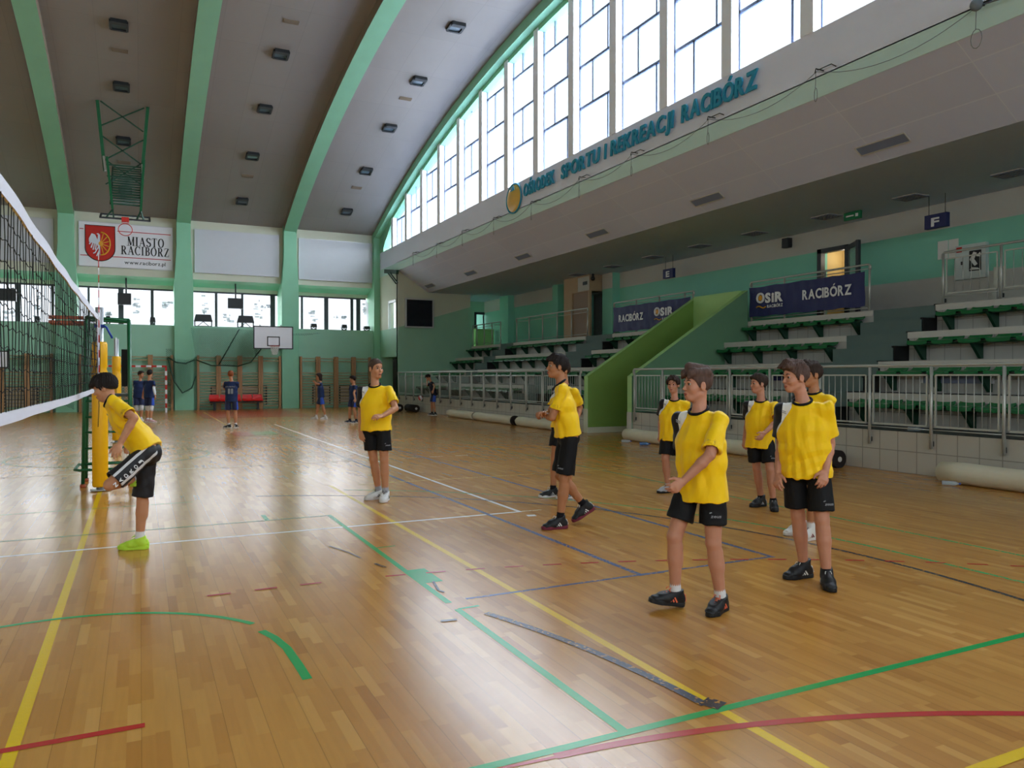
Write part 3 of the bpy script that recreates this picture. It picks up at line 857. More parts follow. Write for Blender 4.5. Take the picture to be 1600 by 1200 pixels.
t = thing('electric_cabinet', (XB - .05, 11.25, 3.85), 'pale wall cabinet covered with a photo poster behind the upper railing', 'cabinet')
p = MB(); p.box(XB - .12, XB, 10.88, 11.6, 3.86, 4.66); p.build('body', M['cabinet'], t)
p = MB(); p.box(XB - .13, XB - .12, 11.42, 11.46, 4.2, 4.28); p.build('latch', M['dark'], t)
t = thing('poster', (XB - .125, 11.12, 4.05), 'dark photo poster stuck on the pale wall cabinet', 'poster')
p = MB(); p.box(XB - .128, XB - .122, 10.98, 11.26, 4.03, 4.5); p.build('sheet', M['ink'], t)
p = MB()
for pg in ([(11.25, 4.30), (11.16, 4.47), (11.08, 4.44), (11.14, 4.30), (11.06, 4.18), (11.13, 4.14)], [(11.10, 4.36), (11.0, 4.45), (10.99, 4.34)], [(11.25, 4.06), (11.2, 4.12), (11.05, 4.09), (11.0, 4.05)]):
    p.prism([(XB - .128, y, z) for y, z in pg], (-.003, 0, 0))
p.build('picture', M['paper'], t)
m = MB(); m.box(XB - .125, XB - .119, 11.44, 11.57, 4.5, 4.62); tag(m.build('sticker', M['red'], base=(XB - .12, 11.5, 4.5)), 'small red sticker on the corner of the pale wall cabinet', 'sticker')
for y0, y1, l in ((11.86, 12.12, 'left of two white paper notices on the teal wall by the cabinet'), (11.6, 11.84, 'right of two white paper notices on the teal wall by the cabinet')):
    m = MB(); m.box(XB - .008, XB, y0, y1, 4.42, 4.86); tag(m.build('notice', M['paper'], base=(XB, y0, 4.42)), l, 'notice')
m = MB(); m.bar((16.8, 10.35, 3.13), (16.8, 10.35, 3.98), .07); m.bar((16.8, 10.35, 3.95), (16.8, 10.15, 3.95), .06); tag(m.build('metal_stand', M['steel_dull'], base=(16.8, 10.35, 3.13)), 'short metal stand on the top landing behind the upper railing', 'stand')
for li, y in enumerate((9.6, 11.9, 14.3, 16.9, 19.3, 21.8, 24.3, 26.9)):
    t = thing('ceiling_light', (16.1, y, 5.75), 'recessed light with pale louvre in the gallery ceiling, %s from the right' % ORD[li], 'ceiling light', 'recessed lights in the gallery ceiling')
    p = MB(); p.box(15.85, 16.35, y - .3, y + .3, 5.755, 5.768); p.build('louvre', M['grille_pale'], t)
    p = MB()
    for i in range(7): p.box(15.85, 16.35, y - .3 + i * .1, y - .29 + i * .1, 5.74, 5.756)
    for i in range(6): p.box(15.85 + i * .1, 15.86 + i * .1, y - .3, y + .3, 5.74, 5.756)
    p.build('blades', M['vent'], t)
m = MB(); m.tube([(16.6, 26.5, 5.77), (16.6, 26.5, 5.62)], .05, 10); m.ball((16.6, 26.5, 5.58), .09, 12, 8); tag(m.build('dome_camera', M['dark'], base=(16.6, 26.5, 5.6)), 'small dark dome camera under the gallery ceiling near the beige entrance', 'camera')
# vents in the sloping bulkhead
bd = unit((12.97 - 11.4, 0, 5.77 - 6.79)); bn = np.array((bd[2], 0, -bd[0]))     # down the slope, and into the room
for i, y in enumerate((9.93, 14.88, 19.92, 24.95, 29.88, 34.92)):
    c = np.array((12.63, y, 5.985)); t = thing('bulkhead_vent', tuple(c), 'blue-grey ventilation grille in the sloping bulkhead, %s from the right' % ORD[i], 'vent', 'grilles along the sloping bulkhead')
    p = MB(); a = c + bn * .012
    p.prism([a - bd * .105 + (0, -.52, 0), a - bd * .105 + (0, .52, 0), a + bd * .105 + (0, .52, 0), a + bd * .105 + (0, -.52, 0)], bn * .004, 0); p.build('grille', M['vent'], t)
    p = MB()
    for s in (-.11, .11): p.bar(a + bd * s + (0, -.53, 0), a + bd * s + (0, .53, 0), .02, .02, bn)
    for s in (-.53, .53): p.bar(a + bd * -.11 + (0, s, 0), a + bd * .11 + (0, s, 0), .02, .02, bn)
    p.build('frame', M['slab'], t)

# ---- wall lettering and emblem on the fascia
t = thing('wall_lettering', (XR - .03, 17.1, 7.48), 'teal raised letters naming the sports centre on the fascia under the arched windows', 'sign')
words = [('OŚRODEK', 22.32, 20.28), ('SPORTU', 19.85, 17.72), ('I', 17.50, 17.40), ('REKREACJI', 17.2, 14.52), ('RACIBÓRZ', 14.24, 11.80)]
for w, a, b in words:
    p = MB(); p.text(w, (XR - .055, a, 7.48), (0, -1, 0), (0, 0, 1), .40, a - b, .05, .028, .10); p.build('word', M['letter_teal'], t)
t = thing('wall_emblem', (XR - .02, 23.12, 7.58), 'golden round emblem left of the teal wall lettering', 'emblem')
p = MB(); p.ball((XR - .03, 23.12, 7.585), (.12, .52, .46), 32, 16); p.build('ball', M['ball_gold'], t)
p = MB(); p.tube([(XR - .05, 23.12 + .55 * math.cos(a), 7.585 + .485 * math.sin(a)) for a in np.linspace(0, 2 * PI, 41)[:-1]], .028, 8, closed=True); p.build('rim', M['letter_teal'], t)
p = MB(); p.text('SiR', (XR - .165, 23.15, 7.80), (0, -1, 0), (0, 0, 1), .16, .34, .01, .03); p.build('lettering', M['letter_teal'], t)

# ---- hooks along the fascia with a slack net line
hk = [(646, 396), (683, 382), (723, 362), (772, 342), (831, 317), (906, 279), (987.5, 241), (1107.5, 186), (1276, 112), (1527, 10)]
def onX(x, y, X):
    d = FWD + RGT * ((x - 800) / FOCAL) - UPV * ((y - 600) / FOCAL); return Vector((0, 0, CAM_H)) + d * (X / d.x)
hp = [onX(a, b, 11.22) for a, b in hk]
for i, c in enumerate(hp):
    z = max(6.95, min(7.3, c.z)) 
    hp[i] = Vector((11.22, c.y, z))
    t = thing('net_hook', (XR, c.y, z), 'steel hook with hanging cord on the fascia, %s from the far end' % ORD[i], 'hook', 'net hooks along the fascia')
    p = MB(); p.tube([(XR, c.y, z + .05), (11.2, c.y, z + .05), (11.18, c.y, z - .03)], .012, 6); p.tube([(XR, c.y - .28, z + .03), (11.28, c.y - .28, z + .05), (11.24, c.y, z + .03)], .010, 6); p.build('bracket', M['dark'], t)
    big = i == 9
    p = MB(); L = .55 if not big else .62
    pts = [(11.2, c.y, z), (11.2, c.y + .01, z - L * .55)] + [(11.2, c.y + .07 * math.sin(a) * (1.2 if big else .5), z - L * .78 + L * .23 * math.cos(a)) for a in np.linspace(0, 2 * PI, 13)]
    p.tube(pts, .006, 5); p.build('cord', M['rope'], t)
    if big:
        p = MB(); p.ball((11.2, c.y, z + .02), .09, 12, 8); p.build('pulley', M['rope'], t)
m = MB()
for a, b in zip(hp[:-1], hp[1:]):
    L = (a - b).length; sg = .10 * L if L > 1.5 else .2
    m.tube([tuple(a.lerp(b, s) - Vector((0, 0, sg * 4 * s * (1 - s)))) for s in np.linspace(0, 1, 13)], .006, 5)
a = hp[-1]; m.tube([tuple(a), (11.22, a.y - 1, a.z - .12), (11.22, a.y - 3, a.z - .1)], .012, 5)
tag(m.build('slack_rope', M['rope'], base=tuple(hp[5])), 'thin slack rope swagging from hook to hook along the fascia', 'rope')
t = thing('hoop_strut', (XR, 37.2, 6.6), 'dark folding steel strut on the right wall above the far corner window', 'strut')
p = MB(); a = onX(602, 424, 11.3); b = onX(621, 425, 11.3); p.bar(tuple(a), tuple(b), .12, .2); p.build('arm', M['bracket'], t)
for dy in (0, .28):
    p = MB(); c = onX(608, 427, 11.25); d = onX(620, 443, 11.25); p.bar((11.2, c.y - dy, c.z), (11.2, d.y - dy, d.z), .05); p.build('brace', M['bracket'], t)
# scoreboard on the end wall of the stand
t = thing('scoreboard', (12.48, YE - .05, 4.05), 'dark electronic scoreboard in a pale frame on the end wall', 'scoreboard')
p = MB(); p.box(11.80, 13.16, YE - .1, YE - .06, 4.07, 5.38); p.build('screen', M['screen'], t)
p = MB()
for q in ((11.74, 11.81, 4.0, 5.45), (13.15, 13.22, 4.0, 5.45)): p.box(q[0], q[1], YE - .12, YE, q[2], q[3])
p.box(11.81, 13.15, YE - .12, YE, 4.0, 4.07); p.box(11.81, 13.15, YE - .12, YE, 5.38, 5.45); p.build('frame', M['frame_alu'], t)

# ---- rolled mats along the plinth
def mat_roll(y0, y1, x, r, label, dark_end=False):
    t = thing('rolled_mat', (x, (y0 + y1) / 2, 0), label, 'rolled mat', 'rolled mats along the stand')
    p = MB(); n = int(abs(y1 - y0) / .35) + 2
    ys = [y0 + (y1 - y0) * i / (n - 1) for i in range(n)]
    p.tube([(x + .012 * math.sin(i * 2.1), y, r * .97 + .004 * math.sin(i * 1.3)) for i, y in enumerate(ys)], [r * (.93 if i in (0, n - 1) else 1 + .03 * math.sin(i * 1.7)) for i in range(n)], 18)
    p.build('roll', M['mat_roll'], t)
    e = min(y0, y1)
    if dark_end:
        p = MB(); p.tube([(x, e - .10, r), (x, e + .03, r)], r * 1.06, 20)
        p.build('core_end', M['mat_dark'], t)
        p = MB(); p.tube([(x, e - .105, r), (x, e - .1, r)], r * .32, 12); p.build('core_hole', M['slab'], t)
    else:
        p = MB(); pts = []
        for i in range(60):
            a = i * .42; rr = r * .9 * (1 - i / 62); pts.append((x + rr * math.cos(a), e - .004, r + rr * math.sin(a)))
        p.tube(pts, .006, 4); p.build('spiral_end', M['mat_dark'], t)
mat_roll(28.3, 25.75, 11.05, .15, 'cream rolled mat on the floor, farthest along the stand')
mat_roll(25.65, 22.45, 11.05, .15, 'cream rolled mat with a dark ring-shaped end, second from the far end', True)
mat_roll(22.1, 18.9, 11.03, .15, 'cream rolled mat by the railing, partly behind the player with clasped hands')
mat_roll(15.95, 9.55, 10.98, .15, 'cream rolled mat on the floor between the sloping wall and the tall player', True)
mat_roll(7.55, 3.0, 10.95, .16, 'cream rolled mat at the right edge of the photo', False)
for i, (x, y) in enumerate(((10.6, 33.6), (11.0, 32.5))):
    t = thing('mat_core', (x, y, 0), '%s of two dark rolled cores lying below the far end of the railing' % ('left', 'right')[i], 'roll', 'dark rolls at the far end')
    p = MB(); p.cyl((x, y - .3, .17), (x, y + .9, .17), .17, 18); p.build('roll', M['mat_dark'], t)
    p = MB(); p.cyl((x, y - .305, .17), (x, y - .3, .17), .055, 12); p.build('hole', M['slab'], t)

# ---- bottles
def bottle(c, lab, lying=True, d=(0, 1), blue=False):
    t = thing('water_bottle', c, lab, 'bottle')
    dx = np.array((d[0], d[1], 0.0)) if lying else np.array((0, 0, 1.0))
    b = np.array(c, float) + (np.array((0, 0, .036)) if lying else 0)
    pr = [(0, .030), (.01, .035), (.07, .034), (.08, .031), (.13, .035), (.17, .034), (.20, .018), (.22, .013)]
    p = MB(); p.tube([b + dx * s for s, r in pr], [r for s, r in pr], 14); p.build('body', M['bottle_blue' if blue else 'bottle'], t)
    p = MB(); p.cyl(b + dx * .22, b + dx * .243, .015, 12); p.build('cap', M['blue'], t)
bottle((10.5, 15.45, 0), 'clear plastic bottle lying by the end of the cream rolled mat', True, (.6, -.8))
bottle((10.42, 14.6, 0), 'blue plastic bottle lying on the floor beside the cream rolled mat', True, (.8, -.6), True)
bottle((10.6, 7.3, 0), 'clear plastic bottle lying in front of the rolled mat at the right edge', True, (.5, -.85))
bottle((11.6, 8.6, .684), 'clear plastic bottle lying on the ledge behind the railing', True, (.3, -.95))
# pale notice boxes on the risers
for y0, y1, z, k, l in ((8.35, 9.75, 1.47, 1, 'pale framed notice strip on the riser above the bottom seats, right of the tall player'), (12.7, 13.7, 1.5, 1, 'dark blue strip on the riser behind the short-haired player')):
    t = thing('riser_sign', (RX[k], (y0 + y1) / 2, z), l, 'sign')
    p = MB(); p.box(RX[k] - .03, RX[k] - .015, y0, y1, z, z + .2); p.build('frame', M['white'] if k and y0 < 10 else M['navy'], t)
    p = MB(); p.box(RX[k] - .034, RX[k] - .03, y0 + .05, y1 - .05, z, z + .15); p.build('panel', M['vent'] if y0 < 10 else M['navy'], t)

# ================================================================== far wall furniture
YP = 39.56
def panel(x0, x1, z0, z1, label):
    t = thing('wall_board', ((x0 + x1) / 2, YP, z0), label, 'board', 'white boards above the far windows')
    p = MB(); p.box(x0, x1, YP - .02, YP + .03, z0, z1); p.build('sheet', M['board_white'], t)
    p = MB(); w = .035
    p.box(x0 - w, x1 + w, YP - .03, YP + .03, z0 - w, z0); p.box(x0 - w, x1 + w, YP - .03, YP + .03, z1, z1 + w)
    p.box(x0 - w, x0, YP - .03, YP + .03, z0, z1); p.box(x1, x1 + w, YP - .03, YP + .03, z0, z1); p.build('frame', M['frame_alu'], t)
panel(-7.3, -3.46, 6.68, 8.58, 'blank white board above the windows, left of the city sign')
panel(2.42, 6.27, 6.61, 8.63, 'blank white board above the windows, just right of the city sign')
panel(7.31, 11.13, 6.56, 8.58, 'blank white board above the windows in the far corner bay')
# city sign
t = thing('city_sign', (-.5, YP, 6.62), 'white city sign with a red coat of arms and black serif lettering', 'sign')
sx0, sx1, sz0, sz1 = -2.42, 1.41, 6.62, 8.60
p = MB(); p.box(sx0, sx1, YP - .02, YP + .03, sz0, sz1); p.build('sheet', M['white'], t)
p = MB()
for a, b, c, d in ((sx0 - .03, sx1 + .03, sz0 - .03, sz0), (sx0 - .03, sx1 + .03, sz1, sz1 + .03), (sx0 - .03, sx0, sz0, sz1), (sx1, sx1 + .03, sz0, sz1)): p.box(a, b, YP - .03, YP + .03, c, d)
p.build('frame', M['frame_alu'], t)
def sp(px_, py_):                                   # a point of the sign in its own fractions
    return (sx0 + (sx1 - sx0) * px_, YP - .022, sz0 + (sz1 - sz0) * py_)
p = MB()
for a, b, y in ((.005, .045, .835), (.40, .985, .835), (.01, .14, .235), (.335, .985, .235)):
    A, Bq = sp(a, y), sp(b, y); p.box(A[0], Bq[0], YP - .024, YP - .02, A[2] - .018, A[2] + .018)
p.build('rules', M['line_red'], t)
cxs, w = .218, .157
sh = [sp(cxs - w, .93), sp(cxs + w, .93)] + [sp(cxs + w * math.cos(a), .42 + .30 * math.sin(a)) for a in np.linspace(0, -PI, 25)]
p = MB(); p.prism([(q[0], YP - .022, q[2]) for q in sh], (0, -.006, 0)); shield = p.build('shield', M['red'], t)
p = MB(); p.tube([(q[0], YP - .028, q[2]) for q in sh], .018, 5, closed=True); p.build('shield_border', M['ink'], shield)
p = MB()                                            # half wheel
cx, cz = sp(.222, .52)[0], sp(0, .52)[2]
ang = np.linspace(-PI / 2, PI / 2, 21)
p.tube([(cx + .385 * math.cos(a), YP - .03, cz + .515 * math.sin(a)) for a in ang], .035, 6)
for a in np.linspace(-PI / 2 * .8, PI / 2 * .8, 6): p.bar((cx + .08 * math.cos(a), YP - .031, cz + .1 * math.sin(a)), (cx + .36 * math.cos(a), YP - .031, cz + .48 * math.sin(a)), .035, .006, (0, 1, 0))
p.ball((cx, YP - .03, cz), (.1, .012, .12), 16, 8); p.build('half_wheel', M['gold'], shield)
p = MB()                                            # half eagle: body, head, wing feathers, leg, tail
p.prism([(cx - .02, YP - .03, cz + .40), (cx - .10, YP - .03, cz + .47), (cx - .17, YP - .03, cz + .43), (cx - .10, YP - .03, cz + .39), (cx - .12, YP - .03, cz + .2), (cx - .16, YP - .03, cz), (cx - .09, YP - .03, cz - .2), (cx - .02, YP - .03, cz - .6)], (0, -.006, 0))
p.prism([(cx - .10, YP - .03, cz + .12), (cx - .22, YP - .03, cz + .40), (cx - .36, YP - .03, cz + .44), (cx - .47, YP - .03, cz + .2), (cx - .46, YP - .03, cz + .04), (cx - .14, YP - .03, cz - .04)], (0, -.007, 0))
for i, (dx, dz) in enumerate(((-.45, -.06), (-.38, -.22), (-.30, -.30), (-.21, -.30))): p.bar((cx - .16 - .06 * (3 - i), YP - .033, cz + .14 - .03 * i), (cx + dx, YP - .033, cz + dz), .05, .006, (0, 1, 0))
for q in (((-.1, -.18), (-.22, -.42)), ((-.22, -.42), (-.30, -.46)), ((-.05, -.3), (-.16, -.58))): p.bar((cx + q[0][0], YP - .033, cz + q[0][1]), (cx + q[1][0], YP - .033, cz + q[1][1]), .045, .006, (0, 1, 0))
p.build('half_eagle', M['silver_paint'], shield)
# serif capitals drawn as strokes: thick stems, thin hairlines, slab serifs
def glyph(ch):
    T, H, s = .20, .07, .05; out = []
    def st(x0, y0, x1, y1, w): out.append(((x0, y0), (x1, y1), w))
    def ser(x, y, w=.42): out.append(((x - w / 2, y), (x + w / 2, y), s))
    def bow(cx_, cy, rx, ry, a0, a1, w0, w1, n=14):
        for i in range(n):
            a, b = a0 + (a1 - a0) * i / n, a0 + (a1 - a0) * (i + 1) / n
            k = abs(math.cos((a + b) / 2)); out.append(((cx_ + rx * math.cos(a), cy + ry * math.sin(a)), (cx_ + rx * math.cos(b), cy + ry * math.sin(b)), w0 + (w1 - w0) * k))
    if ch == 'M': st(.15, 0, .15, 1, H); st(.18, 1, .5, .06, T); st(.5, .06, .84, 1, H); st(.85, 0, .85, 1, T); ser(.15, .025); ser(.85, .025); ser(.12, .975, .3); ser(.88, .975, .3); W = 1.02
    elif ch == 'I': st(.2, 0, .2, 1, T); ser(.2, .025); ser(.2, .975); W = .42
    elif ch == 'A': st(.1, 0, .42, .98, H); st(.42, .98, .74, 0, T); st(.2, .33, .62, .33, H); ser(.1, .025, .34); ser(.74, .025); W = .88
    elif ch == 'S': bow(.34, .74, .24, .23, .3, PI * 1.35, H, T); st(.2, .56, .5, .42, T); bow(.34, .27, .26, .25, PI * .35, -PI + .3, H, T); W = .68
    elif ch == 'T': st(.38, 0, .38, 1, T); ser(.38, .025); st(.04, .965, .72, .965, H); st(.05, .78, .05, .97, s); st(.71, .78, .71, .97, s); W = .78
    elif ch in 'OÓ':
        bow(.42, .5, .34, .48, 0, 2 * PI, H, T, 24); W = .86
        if ch == 'Ó': st(.40, 1.08, .58, 1.26, .09)
    elif ch == 'R': st(.2, 0, .2, 1, T); ser(.2, .025); ser(.16, .975, .34); bow(.36, .74, .24, .235, PI / 2, -PI / 2, H, T); st(.18, .97, .38, .97, H); st(.18, .5, .38, .5, H); st(.4, .5, .7, .02, T); ser(.74, .025, .2); W = .86
    elif ch == 'C': bow(.44, .5, .36, .48, .75, 2 * PI - .75, H, T, 20); st(.72, .7, .72, .97, s); W = .8
    elif ch == 'B': st(.2, 0, .2, 1, T); ser(.16, .025, .34); ser(.16, .975, .34); bow(.36, .75, .2, .225, PI / 2, -PI / 2, H, T); bow(.36, .27, .25, .25, PI / 2, -PI / 2, H, T); st(.18, .97, .38, .97, H); st(.18, .52, .38, .52, H); st(.18, .03, .38, .03, H); W = .74
    elif ch == 'Z': st(.08, .965, .64, .965, H); st(.6, .96, .1, .04, T); st(.06, .035, .66, .035, H); st(.08, .76, .08, .97, s); st(.66, .03, .66, .26, s); W = .74
    return out, W
def serif_text(m, word, x0, z0, h, width, y):
    tot = sum(glyph(c)[1] + .10 for c in word); k = width / tot; x = x0
    for c in word:
        g, W = glyph(c)
        for (a, b), (c2, d), w_ in g: m.bar((x + a * k, y, z0 + b * h), (x + c2 * k, y, z0 + d * h), w_ * (k * .55 + h * .45) * .86, .006, (0, 1, 0))
        x += (W + .10) * k
p = MB(); a = sp(.505, .515); serif_text(p, 'MIASTO', a[0], a[2], .42, 1.58, YP - .024)
a = sp(.437, .305); serif_text(p, 'RACIBÓRZ', a[0], a[2], .40, 2.06, YP - .024)
a = sp(.475, .085); p.text('www.raciborz.pl', (a[0], YP - .02, a[2]), (1, 0, 0), (0, 0, 1), .17, 1.72, .004, .012); p.build('lettering', M['ink'], t)

# ---- hanging boxes and floodlights in front of the far windows
def P(x, y, Y): return at(x, y, Y)
for i, (x0, x1, y0, y1, xr, l) in enumerate(((184, 205, 459, 476, 197, 'dark speaker box hanging in front of the window left of the green column'), (355.5, 379.5, 467, 482, 368, 'dark speaker box hanging in front of the window right of the green column'), (-2, 25, 452, 470, 12, 'dark speaker box hanging before the window at the left edge'))):
    Y = 39.9; a = P(x0, y1, Y); b = P(x1, y0, Y); c = P(xr, y0 - 30, Y)
    t = thing('hanging_speaker', ((a.x + b.x) / 2, Y, a.z), l, 'speaker', 'speakers before the far windows')
    q = MB(); q.box(a.x, b.x, Y - .18, Y + .18, a.z, b.z); q.build('cabinet', M['dark'], t)
    q = MB(); q.cyl((c.x, Y, b.z - .02), (c.x, Y, 6.2), .035, 8); q.build('drop_rod', M['dark'], t)
fl = [(303, 332, 492, 510, 'left floodlight on the sill of the window right of the tall green column'), (370, 397, 494, 511, 'right floodlight on the sill of the window right of the tall green column'),
      (485, 495, 506, 514, 'small lamp on the sill, left pane of the corner window'), (533, 542, 507.5, 515.5, 'small lamp on the sill, middle of the corner window'), (568, 578, 510, 518, 'small tilted lamp on the sill by the white jamb'),
      (165, 173, 494, 501, 'small dark lamp on the sill behind the net post'), (54, 63, 494.5, 501, 'small dark lamp on the sill behind the volleyball net'), (234, 243, 496, 507, 'small lamp with bracket on the sill left of the tall green column')]
for x0, x1, y0, y1, l in fl:
    Y = 39.75; a = P(x0, y1, Y); b = P(x1, y0, Y); w_ = b.x - a.x; zb = 4.0; zt_ = b.z
    t = thing('floodlight', ((a.x + b.x) / 2, Y, zb), l, 'lamp', 'lamps on the far window sills')
    zm = zb + (zt_ - zb) * .42
    q = MB(); q.prism([(a.x, Y - .1, zm), (b.x, Y - .1, zm), (b.x - w_ * .1, Y - .1, zt_), (a.x + w_ * .1, Y - .1, zt_)], (0, .25, 0)); q.build('housing', M['dark'], t)
    q = MB(); q.prism([(a.x + w_ * .08, Y - .102, zm + .03), (b.x - w_ * .08, Y - .102, zm + .03), (b.x - w_ * .16, Y - .102, zt_ - .04), (a.x + w_ * .16, Y - .102, zt_ - .04)], (0, -.006, 0)); q.build('lens', M['dark'], t)
    q = MB()
    q.bar((a.x + .04, Y, zb), (a.x + .04, Y, zm + .1), .05); q.bar((b.x - .04, Y, zb), (b.x - .04, Y, zm + .1), .05); q.bar((a.x + .04, Y, zb + .02), (b.x - .04, Y, zb + .02), .05); q.bar(((a.x + b.x) / 2, Y, zm), ((a.x + b.x) / 2 + w_ * .3, Y, zb + .03), .03); q.bar(((a.x + b.x) / 2, Y, zm), ((a.x + b.x) / 2 - w_ * .3, Y, zb + .03), .03)
    q.build('bracket', M['dark'], t)

# ---- wall bars: units of two uprights with rungs between
def wall_bars(x0, x1, lab):
    t = thing('wall_bars', ((x0 + x1) / 2, 39.25, 0), lab, 'wall bars', 'wooden wall bars on the far wall')
    for x in (x0, x1):
        q = MB(); q.box(x - .05, x + .05, 39.14, 39.36, 0, 2.6); q.build('upright', M['wood_bar'], t)
    q = MB()
    for z in [2.5, 2.36] + [.15 + .135 * i for i in range(13)]: q.bar((x0 + .05, 39.2, z), (x1 - .05, 39.2, z), .035, .045)
    q.build('rungs', M['wood_rung'], t)
bays = [(2.45, 6.33, 4, 'right of the tall green column'), (7.25, 10.9, 4, 'in the bay beside the corner doorway'), (-2.45, 1.42, 4, 'behind the white and red goal'), (-7.3, -3.45, 4, 'behind the volleyball net')]
for x0, x1, n, l in bays:
    w_ = (x1 - x0) / n
    for i in range(n): wall_bars(x0 + i * w_ + .055, x0 + (i + 1) * w_ - .055, 'wooden wall bars %s, %s from the left' % (l, ORD[i]))
for x0, x1, l in ((px(329, 39.35), px(417, 39.35), 'pale radiator cover with a dark frame behind the red seats'), (px(488, 39.35), px(516, 39.35), 'pale slatted radiator cover behind the long-haired navy player'), (px(530, 39.35), px(553, 39.35), 'pale slatted radiator cover behind the navy player beside the yellow player'), (px(5, 39.35), px(60, 39.35), 'pale radiator cover seen through the volleyball net')):
    t = thing('radiator_cover', ((x0 + x1) / 2, 39.37, .2), l, 'radiator', 'radiator covers on the far wall')
    q = MB(); q.box(x0 + .05, x1 - .35 if x1 - x0 > 2 else x1, 39.36, 39.4, .25, 1.08); q.build('panel', M['radiator'], t)
    q = MB(); q.box(x0, x1, 39.33, 39.4, 1.08, 1.15); q.box(x0, x0 + .06, 39.33, 39.4, .2, 1.1); q.box(x1 - .06, x1, 39.33, 39.4, .2, 1.1)
    for z in (.42, .58, .75, .92): q.box(x0, x1, 39.345, 39.362, z, z + .025)
    q.build('frame', M['dark'], t)
# red seats on a beam
Yb = 38.6; t = thing('bench_frame', (px(370, Yb), Yb, 0), 'dark bench frame carrying the row of red seats by the wall bars', 'bench frame')
q = MB(); q.box(px(327, Yb), px(411, Yb), Yb - .05, Yb + .05, .34, .40); q.build('beam', M['dark'], t)
for x in (px(335, Yb), px(403, Yb)):
    q = MB(); q.box(x - .05, x + .05, Yb - .04, Yb + .04, .03, .34); q.box(x - .06, x + .06, Yb - .25, Yb + .25, 0, .03); q.build('leg', M['dark'], t)
xs = [335, 351.5, 369, 387, 403]
for i, xx in enumerate(xs):
    x = px(xx, Yb); q = MB(); rows = []
    for y_, z in ((-.22, .43), (-.2, .46), (.0, .43), (.14, .45), (.2, .55), (.23, .72)):
        rows.append([(x + (-.23 + .46 * j / 6) * (1 if z < .6 else .86), Yb + y_, z + .02 * abs(j / 3 - 1) ** 3) for j in range(7)])
    q.sheet(rows, 0, True); q.sheet([[(a[0], a[1] + .015, a[2] - .02) for a in r] for r in rows], 0, True, flip=True)
    q.sheet([[r[0], (r[0][0], r[0][1] + .015, r[0][2] - .02)] for r in rows]); q.sheet([[r[-1], (r[-1][0], r[-1][1] + .015, r[-1][2] - .02)] for r in rows], flip=True)
    q.box(x - .05, x + .05, Yb - .05, Yb + .05, .402, .44)
    tag(q.build('red_seat', M['seat_red'], base=(x, Yb, .4)), 'red plastic seat on the dark bench frame, %s from the left' % ORD[i], 'seat', 'red seats on the bench frame')
# ---- handball goal
Yg = 37.0; gx0, gx1 = -2.0, px(259.5, 37.0)
t = thing('handball_goal', ((gx0 + gx1) / 2, Yg, 0), 'red and white handball goal with grey net before the wall bars', 'goal')
def striped(a, b, n, name):
    q = MB(); a = np.array(a, float); b = np.array(b, float)
    for i in range(n): q.bar(a + (b - a) * i / n, a + (b - a) * (i + 1) / n, .08, .08, (0, 1, 0), i % 2)
    q.build(name, [M['red'], M['white']], t)
striped((gx1, Yg, 2.04), (gx1, Yg, 0), 10, 'goal_post'); striped((gx0, Yg, 2.04), (gx0, Yg, 0), 10, 'goal_post'); striped((gx1 + .04, Yg, 2.04), (gx0 - .04, Yg, 2.04), 15, 'crossbar')
q = MB()
for x in (gx0, gx1): q.tube([(x, Yg, 2.0), (x, Yg + .5, 1.95), (x, Yg + .9, 0)], .02, 6); q.bar((x, Yg, .02), (x, Yg + .9, .02), .03)
q.build('stays', M['steel_dull'], t)
q = MB()
q.sheet([[(gx0 + (gx1 - gx0) * j / 12, Yg + (.05 + .45 * s if s < .5 else .28 + .6 * s) + .03 * math.sin(j), 2.02 - (.1 * s if s < .3 else .03 + (s - .3) * 2.8)) for j in range(13)] for s in np.linspace(0, 1, 9)], 0, True)
for x in (gx0, gx1): q.sheet([[(x, Yg + .05, z), (x, Yg + .55 + .1 * (2 - z), z)] for z in (2.0, 1.3, .6, .02)], 0, True)
q.build('goal_net', M['net_goal'], t)

